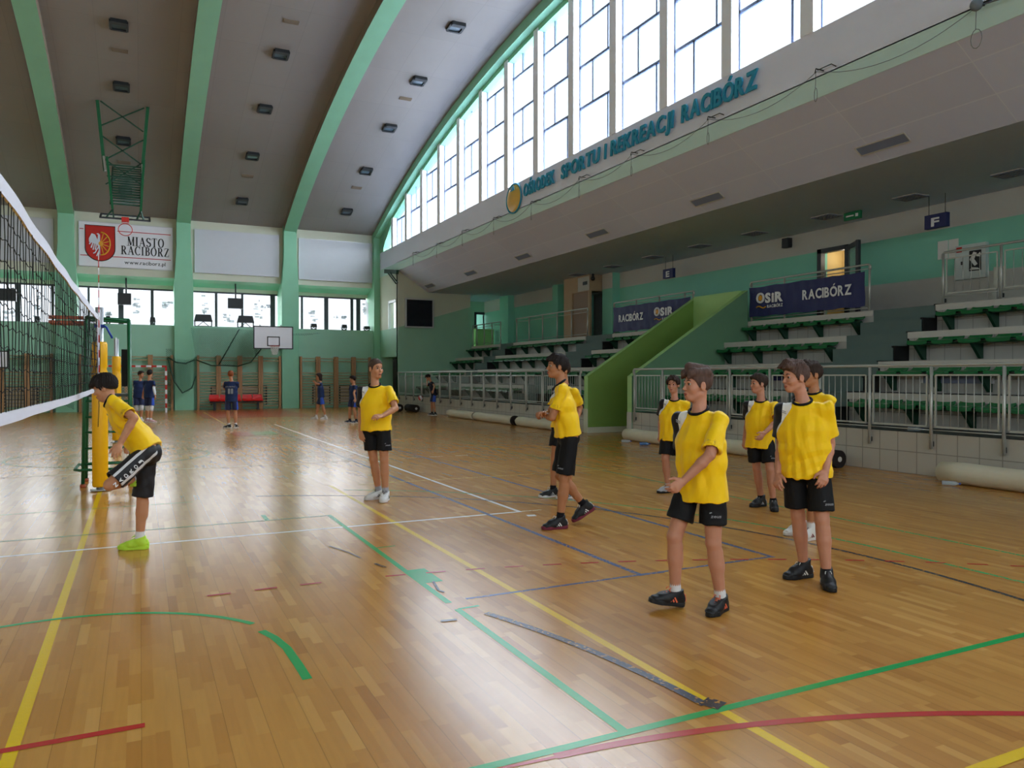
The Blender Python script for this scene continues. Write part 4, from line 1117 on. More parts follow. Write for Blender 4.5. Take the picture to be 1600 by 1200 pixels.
# ---- wall basketball board near the tall column
Yk = 38.2; a = P(396, 545, Yk); b = P(458, 510.5, Yk)
def hoop_board(x0, x1, z0, z1, Y, label, board, framem, ring=True, wallY=39.3):
    t = thing('basketball_board', ((x0 + x1) / 2, Y, z0), label, 'basketball board')
    q = MB(); q.box(x0, x1, Y, Y + .03, z0, z1); q.build('board', board, t)
    q = MB(); w_ = .05
    for c in ((x0, x1, z0, z0 + w_), (x0, x1, z1 - w_, z1), (x0, x0 + w_, z0, z1), (x1 - w_, x1, z0, z1)): q.box(c[0], c[1], Y - .006, Y + .035, c[2], c[3])
    cx = (x0 + x1) / 2
    for c in ((cx - .3, cx + .3, z0 + .14, z0 + .19), (cx - .3, cx + .3, z0 + .56, z0 + .61), (cx - .3, cx - .25, z0 + .14, z0 + .61), (cx + .25, cx + .3, z0 + .14, z0 + .61)): q.box(c[0], c[1], Y - .006, Y, c[2], c[3])
    q.build('marking_frame', framem, t)
    q = MB()
    for dx in (-.5, .5):
        q.bar((cx + dx, Y + .03, z0 + .3), (cx + dx, wallY, z0 + .1), .06); q.bar((cx + dx, Y + .03, z1 - .2), (cx + dx, wallY, z1 + .1), .06)
    q.build('wall_arms', M['bracket'], t)
    if ring:
        R = .225; zr = z0 + .14; yc = Y - .15 - R
        q = MB(); q.tube([(cx + R * math.cos(s), yc + R * math.sin(s), zr) for s in np.linspace(0, 2 * PI, 25)[:-1]], .012, 6, closed=True); q.box(cx - .1, cx + .1, Y - .16, Y, zr - .03, zr + .015); q.build('ring', M['red'], t)
        q = MB(); rows = []
        for s in np.linspace(0, 1, 5): rows.append([(cx + (R - .09 * s) * math.cos(u), yc + (R - .09 * s) * math.sin(u), zr - .42 * s) for u in np.linspace(0, 2 * PI, 17)])
        q.sheet(rows, 0, True); q.build('net', M['net_hoop'], t)
hoop_board(a.x, b.x, a.z, b.z, Yk, 'white wall-mounted basketball board right of the draped green net', M['white'], M['dark'], True, 39.2)
a = P(-30, 575, Yk); b = P(13, 548, Yk)
hoop_board(a.x - .3, b.x, a.z, b.z, Yk, 'white basketball board cut by the left edge behind the net', M['white'], M['dark'], True, 39.3)

# ---- green safety net gathered along the wall
t = thing('safety_net', (4.0, 38.8, 4.2), 'dark green safety net draped along the far wall by the basketball board', 'net')
def drape(top, bot, name, n=24, belly=0):
    q = MB(); rows = []
    for s in np.linspace(0, 1, 7):
        r = []
        for j in range(n + 1):
            u = j / n; k = u * (len(top) - 1); i = min(int(k), len(top) - 2); f = k - i
            T = np.array(top[i]) * (1 - f) + np.array(top[i + 1]) * f; Bm = np.array(bot[i]) * (1 - f) + np.array(bot[i + 1]) * f
            pz_ = T * (1 - s) + Bm * s; pt = P(pz_[0], pz_[1], 38.9 - .12 * math.sin(u * 40 + s * 2) - belly * math.sin(PI * s))
            r.append(tuple(pt))
        rows.append(r)
    q.sheet(rows, 0, True); q.build(name, M['net_safety'], t)
drape([(298, 512), (330, 513), (370, 514), (396, 516), (416, 520)], [(306, 560), (330, 566), (360, 572), (392, 566), (414, 540)], 'net_panel', 30, .2)
drape([(264, 556), (276, 561), (290, 562), (305, 560)], [(272, 596), (284, 612), (296, 612), (306, 590)], 'net_loop', 20)
drape([(259, 545), (266, 545), (270, 548)], [(262, 628), (268, 632), (272, 618)], 'net_bundle', 10)
drape([(396, 514), (408, 517), (420, 520)], [(398, 556), (404, 556), (410, 540)], 'net_bundle', 10)
drape([(455, 521), (478, 521), (500, 520)], [(456, 524), (478, 524.5), (500, 521)], 'net_tail', 10)
q = MB()
for pts in ([(306, 562), (330, 571), (352, 571), (372, 572)], [(262, 558), (275, 566), (290, 568), (304, 562)], [(262, 560), (272, 596), (285, 614), (300, 606), (306, 588)], [(372, 572), (392, 566), (408, 545), (416, 523)], [(374, 514), (358, 542), (342, 570)]):
    q.tube([tuple(P(x, y, 38.75)) for x, y in pts], .03, 5)
q.build('edge_rope', M['bracket'], t)
# dark green net hanging behind the volleyball net, left of the goal
t = thing('safety_net', (-3.0, 38.8, 1.5), 'dark green safety net bundled on the wall bars behind the volleyball net', 'net')
drape([(20, 556), (50, 556), (80, 553), (92, 560)], [(20, 572), (50, 571), (80, 566), (92, 574)], 'net_panel', 20, .1)
drape([(76, 553), (92, 552), (118, 560)], [(78, 622), (90, 630), (116, 640)], 'net_bundle', 16)

# ---- ceiling floodlights and little vents between the ribs
def ceil_frame(x, y):
    s = -(y - 17.2) / math.sqrt(62.528 ** 2 - (y - 17.2) ** 2); ty = unit((0, 1, s)); nn = unit((0, s, -1)); return np.array((x, y, zc(y))), ty, nn
bn_ = {-.53: 'left bay', 4.33: 'middle bay', 9.25: 'right bay'}
for x, ys in ((-.53, (37.6, 33.93, 30.28, 26.64)), (4.33, (37.58, 33.9, 30.35, 26.66)), (9.25, (37.62, 34.0, 30.4, 26.78, 23.1))):
    for i, y in enumerate(ys):
        c, ty, nn = ceil_frame(x, y); tx = np.array((1.0, 0, 0))
        t = thing('ceiling_floodlight', tuple(c), 'square dark floodlight in the vaulted ceiling, %s, %s from the far wall' % (bn_[x], ORD[i]), 'ceiling light', 'square floodlights in the vault')
        q = MB(); h = .23
        for (u, v) in ((-1, 0), (1, 0)): q.bar(c + tx * u * h - ty * h + nn * .03, c + tx * u * h + ty * h + nn * .03, .07, .10, nn)
        q.bar(c - tx * h + ty * h + nn * .03, c + tx * h + ty * h + nn * .03, .07, .10, nn); q.bar(c - tx * h - ty * h + nn * .05, c + tx * h - ty * h + nn * .05, .16, .14, nn)
        q.build('housing', M['dark'], t)
        q = MB(); q.bar(c - ty * .2 + nn * .02, c + ty * .2 + nn * .02, .4, .03, nn); q.build('lens', M['lamp_glass'], t)
for x, y, l in ((4.33, 24.7, 'middle bay, nearer'), (-.53, 28.1, 'left bay, nearer'), (9.2, 28.14, 'right bay, nearer'), (9.2, 35.5, 'right bay, farther'), (-.53, 35.5, 'left bay, farther'), (4.33, 35.5, 'middle bay, farther')):
    c, ty, nn = ceil_frame(x, y); q = MB()
    q.bar(c - np.array((.24, 0, 0)) + nn * .01, c + np.array((.24, 0, 0)) + nn * .01, .2, .03, nn)
    for i in range(4): q.bar(c - np.array((.22, 0, 0)) + ty * (-.07 + .045 * i) + nn * .03, c + np.array((.22, 0, 0)) + ty * (-.07 + .045 * i) + nn * .03, .012, .012, nn)
    tag(q.build('ceiling_vent', M['rib_side'], base=tuple(c)), 'small slotted vent in the vaulted ceiling, %s of its pair' % l, 'vent', 'small slotted vents in the vault')

# ---- folding ceiling-hung basketball frame
t = thing('ceiling_hoop_frame', (-.5, 31.3, 7.5), 'green folding lattice frame hanging from the ceiling with a clear basketball board', 'basketball frame')
Yt = 31.4
def Q(x, y, Y=Yt): return np.array(P(x, y, Y))
Lt, Rt = Q(152, 157), Q(231, 168); Lb, Rb = Q(164, 268), Q(222, 270)
Lt[2] = max(Lt[2], zc(Yt) - .05); Rt[2] = max(Rt[2], zc(Yt) - .05)
L2, R2 = Q(167, 245, 31.25), Q(225, 250, 31.25); L3, R3 = Q(176, 327, 30.95), Q(220, 330, 30.95)
for a, b in ((Lt, Lb), (Rt, Rb)):
    q = MB(); q.bar(a, b, .11, .11, (0, 1, 0)); q.build('upper_arm', M['ladder_green'], t)
for a, b in ((L2, L3), (R2, R3)):
    q = MB(); q.bar(a, b, .08, .08, (0, 1, 0)); q.build('lower_arm', M['ladder_green'], t)
for a, b in ((Q(162, 245), Q(165, 268)), (Q(222, 258), Q(224, 280))):
    q = MB(); q.bar(a - (0, .1, 0), b - (0, .1, 0), .07); q.build('damper', M['steel'], t)
q = MB()
for s in (((157, 158), (224, 206)), ((225, 169), (158, 196)), ((159, 212), (222, 258)), ((224, 219), (163, 250)), ((165, 250), (222, 290)), ((221, 256), (165, 288))):
    q.bar(Q(*s[0]), Q(*s[1]), .045, .045, (0, 1, 0))
for s in (((166, 257), (221, 262)), ((167, 275), (222, 280))): q.bar(Q(*s[0]), Q(*s[1]), .05, .05, (0, 1, 0))
q.build('cross_brace', M['bracket'], t)
q = MB()                                                               # folded rear lattice lying back towards the wall
A0, A1 = Q(173, 318, 31.0), Q(220, 322, 31.0); B0, B1 = A0 + (-.05, 4.6, 2.15), A1 + (.05, 4.6, 2.15)
q.bar(A0, B0, .07); q.bar(A1, B1, .07)
for i in range(13):
    s = i / 12; q.bar(A0 + (B0 - A0) * s, A1 + (B1 - A1) * s, .05)
    if i < 12: q.bar(A0 + (B0 - A0) * s, A1 + (B1 - A1) * (s + 1 / 12), .03)
    q.bar(A0 + (B0 - A0) * s + (0, .1, .3), A1 + (B1 - A1) * s + (0, .1, .3), .05)
q.bar(A0 + (0, 0, .3), B0 + (0, 0, .3), .06); q.bar(A1 + (0, 0, .3), B1 + (0, 0, .3), .06)
q.build('rear_lattice', M['bracket'], t)
bl, br_ = Q(156.5, 338, 30.9), Q(234, 347, 30.9); bl[2] = (bl[2] + br_[2]) / 2; br_[2] = bl[2]
q = MB(); dv = np.array((0, .92, .30)); dn = unit((0, .3, -.92))         # board swung up almost flat, its face looking down
c4 = [bl, br_, br_ + dv, bl + dv]; q.prism(c4, dn * .02); bo = q.build('board', M['glass'], t)
q = MB()
for i in range(4): q.bar(c4[i], c4[(i + 1) % 4], .06, .06)
q.build('board_frame', M['dark'], bo)
mid = (bl + br_) / 2; q = MB(); q.box(mid[0] - .12, mid[0] + .12, mid[1] - .1, mid[1] + .2, mid[2] - .12, mid[2] + .06)
R = .225; cc = mid + np.array((0, -.03, -.38)); q.tube([cc + np.array((R * math.cos(s), .06 * math.sin(s), R * math.sin(s))) for s in np.linspace(0, 2 * PI, 25)[:-1]], .014, 6, closed=True); q.build('ring', M['red'], bo)
q = MB(); 
for s in (-.8, -.5, .5, .8): q.bar(L3 if s < 0 else R3, (mid[0] + s * .75, mid[1] + .1, mid[2] + .04), .05)
q.build('board_hanger', M['bracket'], t)

# ================================================================== volleyball net, posts, referee stand
NX = -.5; NY0, NY1 = 2.4, 11.85
def ztop(y): return 2.395 + .035 * ((y - 7.0) / 5.0) ** 2
t = thing('volleyball_net', (NX, 7.5, 1.4), 'black volleyball net with white top and bottom bands across the left foreground', 'net')
yy = np.linspace(NY0, NY1, 60)
def band(z0f, z1f, name):
    q = MB()
    for dx, fl in ((-.006, False), (.006, True)): q.sheet([[(NX + dx + .004 * math.sin(y * 5), y, z0f(y)), (NX + dx + .004 * math.sin(y * 5), y, z1f(y))] for y in yy], 0, True, flip=fl)
    q.sheet([[(NX - .006 + .004 * math.sin(y * 5), y, z1f(y)), (NX + .006 + .004 * math.sin(y * 5), y, z1f(y))] for y in yy]); q.sheet([[(NX + .006 + .004 * math.sin(y * 5), y, z0f(y)), (NX - .006 + .004 * math.sin(y * 5), y, z0f(y))] for y in yy])
    q.build(name, M['band_white'], t)
band(lambda y: ztop(y) - .072, ztop, 'top_band')
zb_ = lambda y: 1.388 + .02 * abs((y - 7) / 5)
band(zb_, lambda y: zb_(y) + .05, 'bottom_band')
q = MB()
for y in np.arange(NY0 + .05, NY1, .1):
    zs = np.linspace(zb_(y) + .05, ztop(y) - .07, 6); ph = rng.random() * 6
    q.tube([(NX + .004 * math.sin(z * 9 + ph), y + .004 * math.sin(z * 7 + ph), z) for z in zs], .0021, 4, caps=False)
for k in range(1, 10):
    q.tube([(NX + .003 * math.sin(y * 8 + k), y, (zb_(y) + .05) * (1 - k / 10) + (ztop(y) - .07) * k / 10 - .008 * math.sin(y * 31)) for y in np.linspace(NY0, NY1, 190)], .0021, 4, caps=False)
tag(q.build('mesh_cords', M['net_black'], t), kind='stuff')
q = MB(); q.box(NX - .008, NX + .008, 11.55, 11.60, zb_(11.6), ztop(11.6)); q.build('side_tape', M['band_white'], t)
q = MB(); q.tube([(NX, 11.85, ztop(11.85) - .035), (NX, 12.05, 2.42)], .006, 6); q.tube([(NX, 11.85, 1.43), (NX, 12.06, 1.45)], .006, 6); q.tube([(NX, 11.85, 1.43), (NX + .01, 11.84, 1.9), (NX, 11.85, 2.36)], .012, 6); q.build('tension_cord', M['net_black'], t)
t = thing('net_antenna', (NX, 11.58, 1.5), 'thin red and white antenna standing up at the end of the net', 'antenna')
for c in (0, 1):
    q = MB()
    for i in range(18):
        if i % 2 == c: q.cyl((NX + .015, 11.58, 1.45 + i * .1), (NX + .015, 11.58, 1.55 + i * .1), .006, 6)
    q.build(('red_bands', 'white_bands')[c], M[('red', 'white')[c]], t)

def net_post(x, y, lab, near=True):
    t = thing('net_post', (x, y, 0), lab, 'net post')
    q = MB(); q.cyl((x, y, .0), (x, y, 2.56 if near else 2.5), .052, 16); q.box(x - .015, x + .015, y - .075, y - .045, 1.9, 2.53); q.build('pole', M['alu'], t)
    q = MB(); q.tube([(x, y, .012), (x, y, .022)], .13, 20); q.build('floor_plate', M['steel'], t)
    q = MB(); pr = [(.06, .092), (.08, .10), (1.0, .10), (1.66, .10), (1.70, .086), (1.74, .098), (2.05, .098), (2.08, .085)]
    q.tube([(x, y, z) for z, r in pr], [r for z, r in pr], 20); q.build('pad', M['pad_yellow'], t)
    q = MB(); q.tube([(x - .02, y - .102, .9), (x - .005, y - .104, 1.2), (x - .02, y - .103, 1.45), (x - .015, y - .103, 1.6)], .004, 5); q.build('pad_lacing', M['net_black'], t)
    if near:
        q = MB(); q.box(x - .06, x + .06, y - .06, y + .06, 2.28, 2.32); q.tube([(x + .05, y - .06, 2.31), (x + .09, y - .08, 2.28), (x + .16, y - .1, 2.13)], .014, 6); q.build('strap', M['blue'], t)
net_post(NX, 12.1, 'nearer net post with yellow padding behind the bending player')
net_post(NX, 20.7, 'farther net post with yellow padding behind the bending player', False)
net_post(.02, 23.2, 'thin strip of a yellow padded post just left of the goal', False) if False else None
# referee stand: two ladder sides, ring, platform with plank
t = thing('referee_stand', (-.42, 12.75, 0), 'green tubular referee stand behind the yellow padded net post', 'referee stand')
G = M['ladder_green']; xa, xb, ya, yb = -.74, -.12, 12.55, 13.25
q0 = [((xa, ya, 0), (xa + .05, ya + .05, 2.43)), ((xb, ya, 0), (xb - .02, ya + .05, 2.43)), ((xa, yb, 0), (xa + .05, yb - .1, 2.43)), ((xb, yb, 0), (xb - .02, yb - .1, 2.43))]
for a, b in q0:
    q = MB(); q.tube([a, b], .025, 8); q.build('leg', G, t)
for z in (.33, .56, .79, 1.01, 1.24):
    q = MB(); q.tube([(xa + .02 * z, ya + .02 * z, z), (xb, ya + .02 * z, z)], .016, 8); q.build('rung', G, t)
q = MB(); q.tube([(xa - .03, ya - .1, .26), (xb + .03, ya - .1, .26), (xb + .1, ya, .26), (xb + .1, yb, .26), (xb, yb + .1, .26), (xa, yb + .1, .26), (xa - .1, yb, .26), (xa - .1, ya, .26)], .02, 8, closed=True); q.build('base_ring', G, t)
q = MB(); q.tube([(xb - .02, ya + .05, 2.43), (xa + .05, ya + .05, 2.45), (xa + .05, yb - .1, 2.45), (xb - .02, yb - .1, 2.43)], .022, 8, closed=True); q.build('top_rail', G, t)
q = MB(); q.box(xa - .42, xa + .02, ya + .1, yb - .1, 2.36, 2.40); q.box(xa - .42, xa + .02, ya + .1, ya + .14, 2.42, 2.47); q.build('plank', M['wood_red'], t)
q = MB(); q.box(xa, xb, ya + .1, yb - .1, 1.30, 1.34); q.build('platform', M['tread'], t)
q = MB(); q.box(xb - .12, xb - .04, ya + .12, ya + .16, 1.45, 2.0); q.build('side_panel', M['net_black'], t)
for x in (xa, xb):
    q = MB(); q.cyl((x, ya, 0), (x, ya, .05), .04, 10); q.cyl((x, yb, 0), (x, yb, .05), .04, 10); q.build('foot', M['wood_red'], t)
# ball
t = thing('volleyball', tuple(at(657, 622, 30.4)), 'small white and red volleyball in the air by the far navy player', 'ball')
q = MB(); c = at(657, 622, 30.4); q.ball(tuple(c), .105, 20, 14, 0, lambda d: 0 if math.sin(math.atan2(d[1], d[0]) * 3 + d[2] * 12) > -.2 else 1); q.build('skin', [M['white'], M['line_red']], t)

# ================================================================== people: one continuous skin each, clothes as children
class Field:
    """signed distances on a grid, blended, then meshed with surface nets"""
    def __init__(self, lo, hi, h):
        self.h = h; self.lo = np.array(lo, float) - 3 * h
        self.n = np.ceil((np.array(hi, float) + 3 * h - self.lo) / h).astype(int) + 1
        self.v = np.full(self.n, 1.0, np.float32)
    def sub(self, lo, hi):
        a = np.clip(((np.array(lo) - self.lo) / self.h).astype(int) - 2, 0, self.n); b = np.clip(((np.array(hi) - self.lo) / self.h).astype(int) + 3, 0, self.n)
        sl = tuple(slice(int(x), int(y)) for x, y in zip(a, b))
        g = [self.lo[i] + self.h * np.arange(a[i], b[i]) for i in range(3)]
        X = np.stack(np.meshgrid(*g, indexing='ij'), -1).astype(np.float32) if all(len(x) for x in g) else None
        return sl, X
    def put(self, fn, lo, hi, k=.01, pad=.06):
        sl, X = self.sub(np.array(lo) - pad, np.array(hi) + pad)
        if X is None: return self
        d = fn(X).astype(np.float32); a = self.v[sl]
        if k > 0:
            h = np.clip(.5 + .5 * (a - d) / k, 0, 1); self.v[sl] = a * (1 - h) + d * h - k * h * (1 - h)
        else: self.v[sl] = np.minimum(a, d)
        return self
    def cut(self, fn, lo, hi, k=.0, pad=.03):
        sl, X = self.sub(np.array(lo) - pad, np.array(hi) + pad)
        if X is None: return self
        d = -fn(X).astype(np.float32); a = self.v[sl]
        if k > 0:
            h = np.clip(.5 - .5 * (a - d) / k, 0, 1); self.v[sl] = a * (1 - h) + d * h + k * h * (1 - h)
        else: self.v[sl] = np.maximum(a, d)
        return self
    def cap(self, a, b, r0, r1, k=.015):
        a = np.array(a, float); b = np.array(b, float); r = max(r0, r1)
        return self.put(lambda X: sd_cap(X, a, b, r0, r1), np.minimum(a, b) - r, np.maximum(a, b) + r, k)
    def ecap(self, a, b, s, rs0, rs1, rf0, rf1, k=.02):
        a = np.array(a, float); b = np.array(b, float); r = max(rs0, rs1, rf0, rf1)
        return self.put(lambda X: sd_ecap(X, a, b, s, rs0, rs1, rf0, rf1), np.minimum(a, b) - r, np.maximum(a, b) + r, k)
    def ell(self, c, Rm, rad, k=.01, sub=False):
        c = np.array(c, float); r = max(rad); f = lambda X: sd_ell(X, c, Rm, rad)
        return self.cut(f, c - r, c + r, k) if sub else self.put(f, c - r, c + r, k)
    def mesh(self):
        v = self.v; s = v < 0
        c = [s[i:self.n[0] - 1 + i, j:self.n[1] - 1 + j, k:self.n[2] - 1 + k] for i in (0, 1) for j in (0, 1) for k in (0, 1)]
        anyc = c[0].copy(); allc = c[0].copy()
        for q in c[1:]: anyc |= q; allc &= q
        mx = anyc & ~allc; co = np.argwhere(mx)
        if not len(co): return np.zeros((0, 3)), np.zeros((0, 4), int)
        idx = np.full(mx.shape, -1, np.int64); idx[mx] = np.arange(len(co))
        off = np.array([(i, j, k) for i in (0, 1) for j in (0, 1) for k in (0, 1)])
        val = np.stack([v[co[:, 0] + o[0], co[:, 1] + o[1], co[:, 2] + o[2]] for o in off], 1)
        acc = np.zeros((len(co), 3)); cnt = np.zeros(len(co))
        for a in range(8):
            for b in range(a + 1, 8):
                if np.abs(off[a] - off[b]).sum() != 1: continue
                va, vb = val[:, a], val[:, b]; cr = (va < 0) != (vb < 0)
                t = np.where(cr, va / np.where(cr, va - vb, 1), 0)
                acc += cr[:, None] * (off[a] + t[:, None] * (off[b] - off[a])); cnt += cr
        P = self.lo + (co + acc / cnt[:, None]) * self.h
        F = []
        for ax in range(3):
            sa = [slice(None)] * 3; sb = [slice(None)] * 3; sa[ax] = slice(0, -1); sb[ax] = slice(1, None)
            A = s[tuple(sa)]; Bs = s[tuple(sb)]; e = np.argwhere(A != Bs)
            u, w = [(1, 2), (2, 0), (0, 1)][ax]
            ok = (e[:, u] >= 1) & (e[:, w] >= 1) & (e[:, u] < idx.shape[u]) & (e[:, w] < idx.shape[w]); e = e[ok]
            def cell(du, dw):
                q = e.copy(); q[:, u] += du; q[:, w] += dw; return idx[q[:, 0], q[:, 1], q[:, 2]]
            quad = np.stack([cell(-1, -1), cell(0, -1), cell(0, 0), cell(-1, 0)], 1)
            inside = A[e[:, 0], e[:, 1], e[:, 2]]
            quad[~inside] = quad[~inside][:, ::-1]
            F.append(quad)
        F = np.concatenate(F); F = F[(F >= 0).all(1)]
        return P, F

def sd_cap(X, a, b, r0, r1):
    ab = b - a; L = ab @ ab; t = np.clip(((X - a) @ ab) / max(L, 1e-9), 0, 1)
    return np.linalg.norm(X - a - t[..., None] * ab, axis=-1) - (r0 + (r1 - r0) * t)
def sd_ecap(X, a, b, s, rs0, rs1, rf0, rf1):
    """capsule with an elliptic section: s is the wide direction"""
    ab = b - a; L = np.linalg.norm(ab); d = ab / L; s = unit(s - d * (s @ d)); f = np.cross(d, s)
    q = X - a; al = q @ d; t = np.clip(al / L, 0, 1); rs = rs0 + (rs1 - rs0) * t; rf = rf0 + (rf1 - rf0) * t
    ov = al - t * L
    k = np.sqrt(((q @ s) / rs) ** 2 + ((q @ f) / rf) ** 2 + (ov / rf) ** 2)
    return (k - 1) * rf
def sd_ell(X, c, Rm, rad):
    q = (X - c) @ np.array(Rm).T; r = np.array(rad); k0 = np.linalg.norm(q / r, axis=-1); k1 = np.linalg.norm(q / (r * r), axis=-1)
    return k0 * (k0 - 1) / np.maximum(k1, 1e-6)

def wrinkle(P, F, amp, freq, seed, down):
    n = np.zeros_like(P); a, b, c = P[F[:, 0]], P[F[:, 1]], P[F[:, 2]]; fn = np.cross(b - a, c - a)
    for i in range(4): np.add.at(n, F[:, i], fn)
    n /= np.maximum(np.linalg.norm(n, axis=1, keepdims=True), 1e-9)
    r = np.random.default_rng(seed); d = np.zeros(len(P)); down = unit(down); tot = 0
    for i in range(8):
        k = unit(r.normal(size=3)); k = k - down * (k @ down) * (.85 if i < 4 else .35); k = unit(k) * freq * (.45 + r.random() * 1.1)
        warp = 1.6 * np.sin(P @ (unit(r.normal(size=3)) * freq * .25) + r.random() * 6)
        mask = .5 + .5 * np.sin(P @ (unit(r.normal(size=3)) * freq * .18) + r.random() * 6)      # folds come and go
        w_ = np.sin(P @ k + r.random() * 6 + warp); d += mask * np.sign(w_) * np.abs(w_) ** 1.5; tot += .5
    return P + n * ((d / tot * 1.4 + .25)[:, None] * amp), n

def skinmesh(name, P, F, mats, parent=None, base=None, attrs=None, mi=None):
    o0 = np.array(origin(parent) if parent is not None else base)
    me = bpy.data.meshes.new(name); me.vertices.add(len(P)); me.vertices.foreach_set('co', (P - o0).astype(np.float32).ravel())
    me.loops.add(F.size); me.loops.foreach_set('vertex_index', F.ravel().astype(np.int32))
    me.polygons.add(len(F)); me.polygons.foreach_set('loop_start', np.arange(0, F.size, 4, dtype=np.int32)); me.polygons.foreach_set('loop_total', np.full(len(F), 4, np.int32))
    me.polygons.foreach_set('use_smooth', np.ones(len(F), bool))
    for m in (mats if isinstance(mats, (list, tuple)) else [mats]): me.materials.append(m)
    if mi is not None: me.polygons.foreach_set('material_index', mi.astype(np.int32))
    me.update(calc_edges=True)
    for k, val in (attrs or {}).items():
        at_ = me.attributes.new(k, 'FLOAT', 'POINT'); at_.data.foreach_set('value', val.astype(np.float32))
    o = bpy.data.objects.new(name, me); link(o)
    if parent is not None: o.parent = parent
    else: o.location = o0
    return o

# ---- cloth and skin materials
def skinmat(name, c):
    t = NT(name); col = lin(c); tc = t.n('ShaderNodeTexCoord'); nz = t.n('ShaderNodeTexNoise', Scale=18.0, Detail=3.0); t.l(tc.outputs['Object'], nz.inputs['Vector'])
    t.l(t.mix(nz.outputs[0], (col[0] * .93, col[1] * .86, col[2] * .84), (col[0] * 1.04, col[1] * 1.04, col[2] * 1.04)), t.b.inputs['Base Color'])
    t.b.inputs['Roughness'].default_value = .55; t.b.inputs['Specular IOR Level'].default_value = .35
    t.b.inputs['Subsurface Weight'].default_value = .08; t.b.inputs['Subsurface Radius'].default_value = (.012, .004, .002); t.b.inputs['Subsurface Scale'].default_value = 1.0
    return t.mat
def jersey():
    t = NT('yellow_jersey_cloth'); y, w, k = lin('ffd000'), lin('e8e6e2'), lin('101013')
    a = t.n('ShaderNodeAttribute', _attribute_name='white_zone'); b = t.n('ShaderNodeAttribute', _attribute_name='dark_zone')
    tc = t.n('ShaderNodeTexCoord'); nz = t.n('ShaderNodeTexNoise', Scale=160.0, Detail=2.0); t.l(tc.outputs['Object'], nz.inputs['Vector'])
    yy_ = t.mix(nz.outputs[0], tuple(x * .94 for x in y), y)
    c1 = t.mix(t.math('GREATER_THAN', a.outputs['Fac'], 0.0), yy_, w); c2 = t.mix(t.math('GREATER_THAN', b.outputs['Fac'], 0.0), c1, k)
    t.l(c2, t.b.inputs['Base Color']); t.b.inputs['Roughness'].default_value = .62; t.b.inputs['Specular IOR Level'].default_value = .3
    t.b.inputs['Sheen Weight'].default_value = .15
    bp = t.n('ShaderNodeBump', Strength=.08, Distance=.002); t.l(nz.outputs[0], bp.inputs['Height']); t.l(bp.outputs[0], t.b.inputs['Normal'])
    return t.mat
def stripes(name, base, stripe, attr):
    t = NT(name); a = t.n('ShaderNodeAttribute', _attribute_name=attr)
    t.l(t.mix(t.math('GREATER_THAN', a.outputs['Fac'], 0.0), lin(base), lin(stripe)), t.b.inputs['Base Color']); t.b.inputs['Roughness'].default_value = .65
    return t.mat
def hairmat(name, c):
    t = NT(name); col = lin(c); tc = t.n('ShaderNodeTexCoord'); mp = t.n('ShaderNodeMapping'); mp.inputs['Scale'].default_value = (90, 90, 14); t.l(tc.outputs['Object'], mp.inputs[0])
    nz = t.n('ShaderNodeTexNoise', Scale=1.0, Detail=3.0); t.l(mp.outputs[0], nz.inputs['Vector'])
    t.l(t.mix(nz.outputs[0], tuple(x * .45 for x in col), tuple(min(1, x * 1.5) for x in col)), t.b.inputs['Base Color'])
    t.b.inputs['Roughness'].default_value = .72; t.b.inputs['Specular IOR Level'].default_value = .25
    bp = t.n('ShaderNodeBump', Strength=.8, Distance=.004); t.l(nz.outputs[0], bp.inputs['Height']); t.l(bp.outputs[0], t.b.inputs['Normal'])
    return t.mat
SK = {'a': skinmat('skin_light', 'c08a68'), 'b': skinmat('skin_tan', 'b07a56'), 'c': skinmat('skin_rosy', 'c08970')}
M['jersey'] = jersey(); M['shorts'] = mk('black_shorts_cloth', '121215', .7, .25, var=.15, scale=30)
M['shorts_stripe'] = stripes('striped_shorts_cloth', '131318', 'd5d3d6', 'stripe')
M['navy_shirt'] = mk('navy_shirt_cloth', '1d2d55', .65, .25, var=.12, scale=8); M['navy_shorts'] = stripes('navy_shorts_cloth', '1a2550', '2a52b8', 'stripe')
M['dark_shirt'] = mk('dark_navy_shirt_cloth', '161a2c', .65, .25, var=.12, scale=8)
M['collar'] = mk('black_collar_rib', '141417', .75, .2); M['sock_white'] = mk('white_sock', 'dcdcdf', .85, .2, bump=.2, scale=60); M['sock_grey'] = mk('grey_sock', 'a5a9b3', .85, .2, var=.2, scale=60)
M['sock_black'] = mk('black_sock', '15151a', .85, .2); M['eye'] = mk('eye_white', 'a89a90', .25, .5, var=.01); M['iris'] = mk('dark_iris', '2a1a12', .2, .5)
M['lip'] = mk('lip', '9c4f45', .5, .35); M['brow'] = mk('brow_hair', '33241b', .7, .2); M['print_grey'] = mk('shorts_print', '8d8f96', .6, .3); M['plaster'] = mk('finger_tape', 'e3e0e0', .8, .2)
for k, c in (('sh_white', 'd9d8d6'), ('sh_black', '17181b'), ('sh_lime', 'b4dc3a'), ('sh_wine', '6e2234'), ('sh_grey', 'aeb0b6'), ('sh_orange', 'e2694a'), ('sh_navy', '262d45'), ('sh_pink', 'cfa9ac')): M[k] = mk('shoe_' + k[3:], c, .55, .4, var=.07, scale=25)
HAIR = {'black': hairmat('hair_black', '211a18'), 'dark': hairmat('hair_dark_brown', '33261f'), 'brown': hairmat('hair_brown', '55413a'), 'buzz': hairmat('hair_cropped_brown', '4b3a30'), 'red': hairmat('hair_reddish', '8a4a28')}

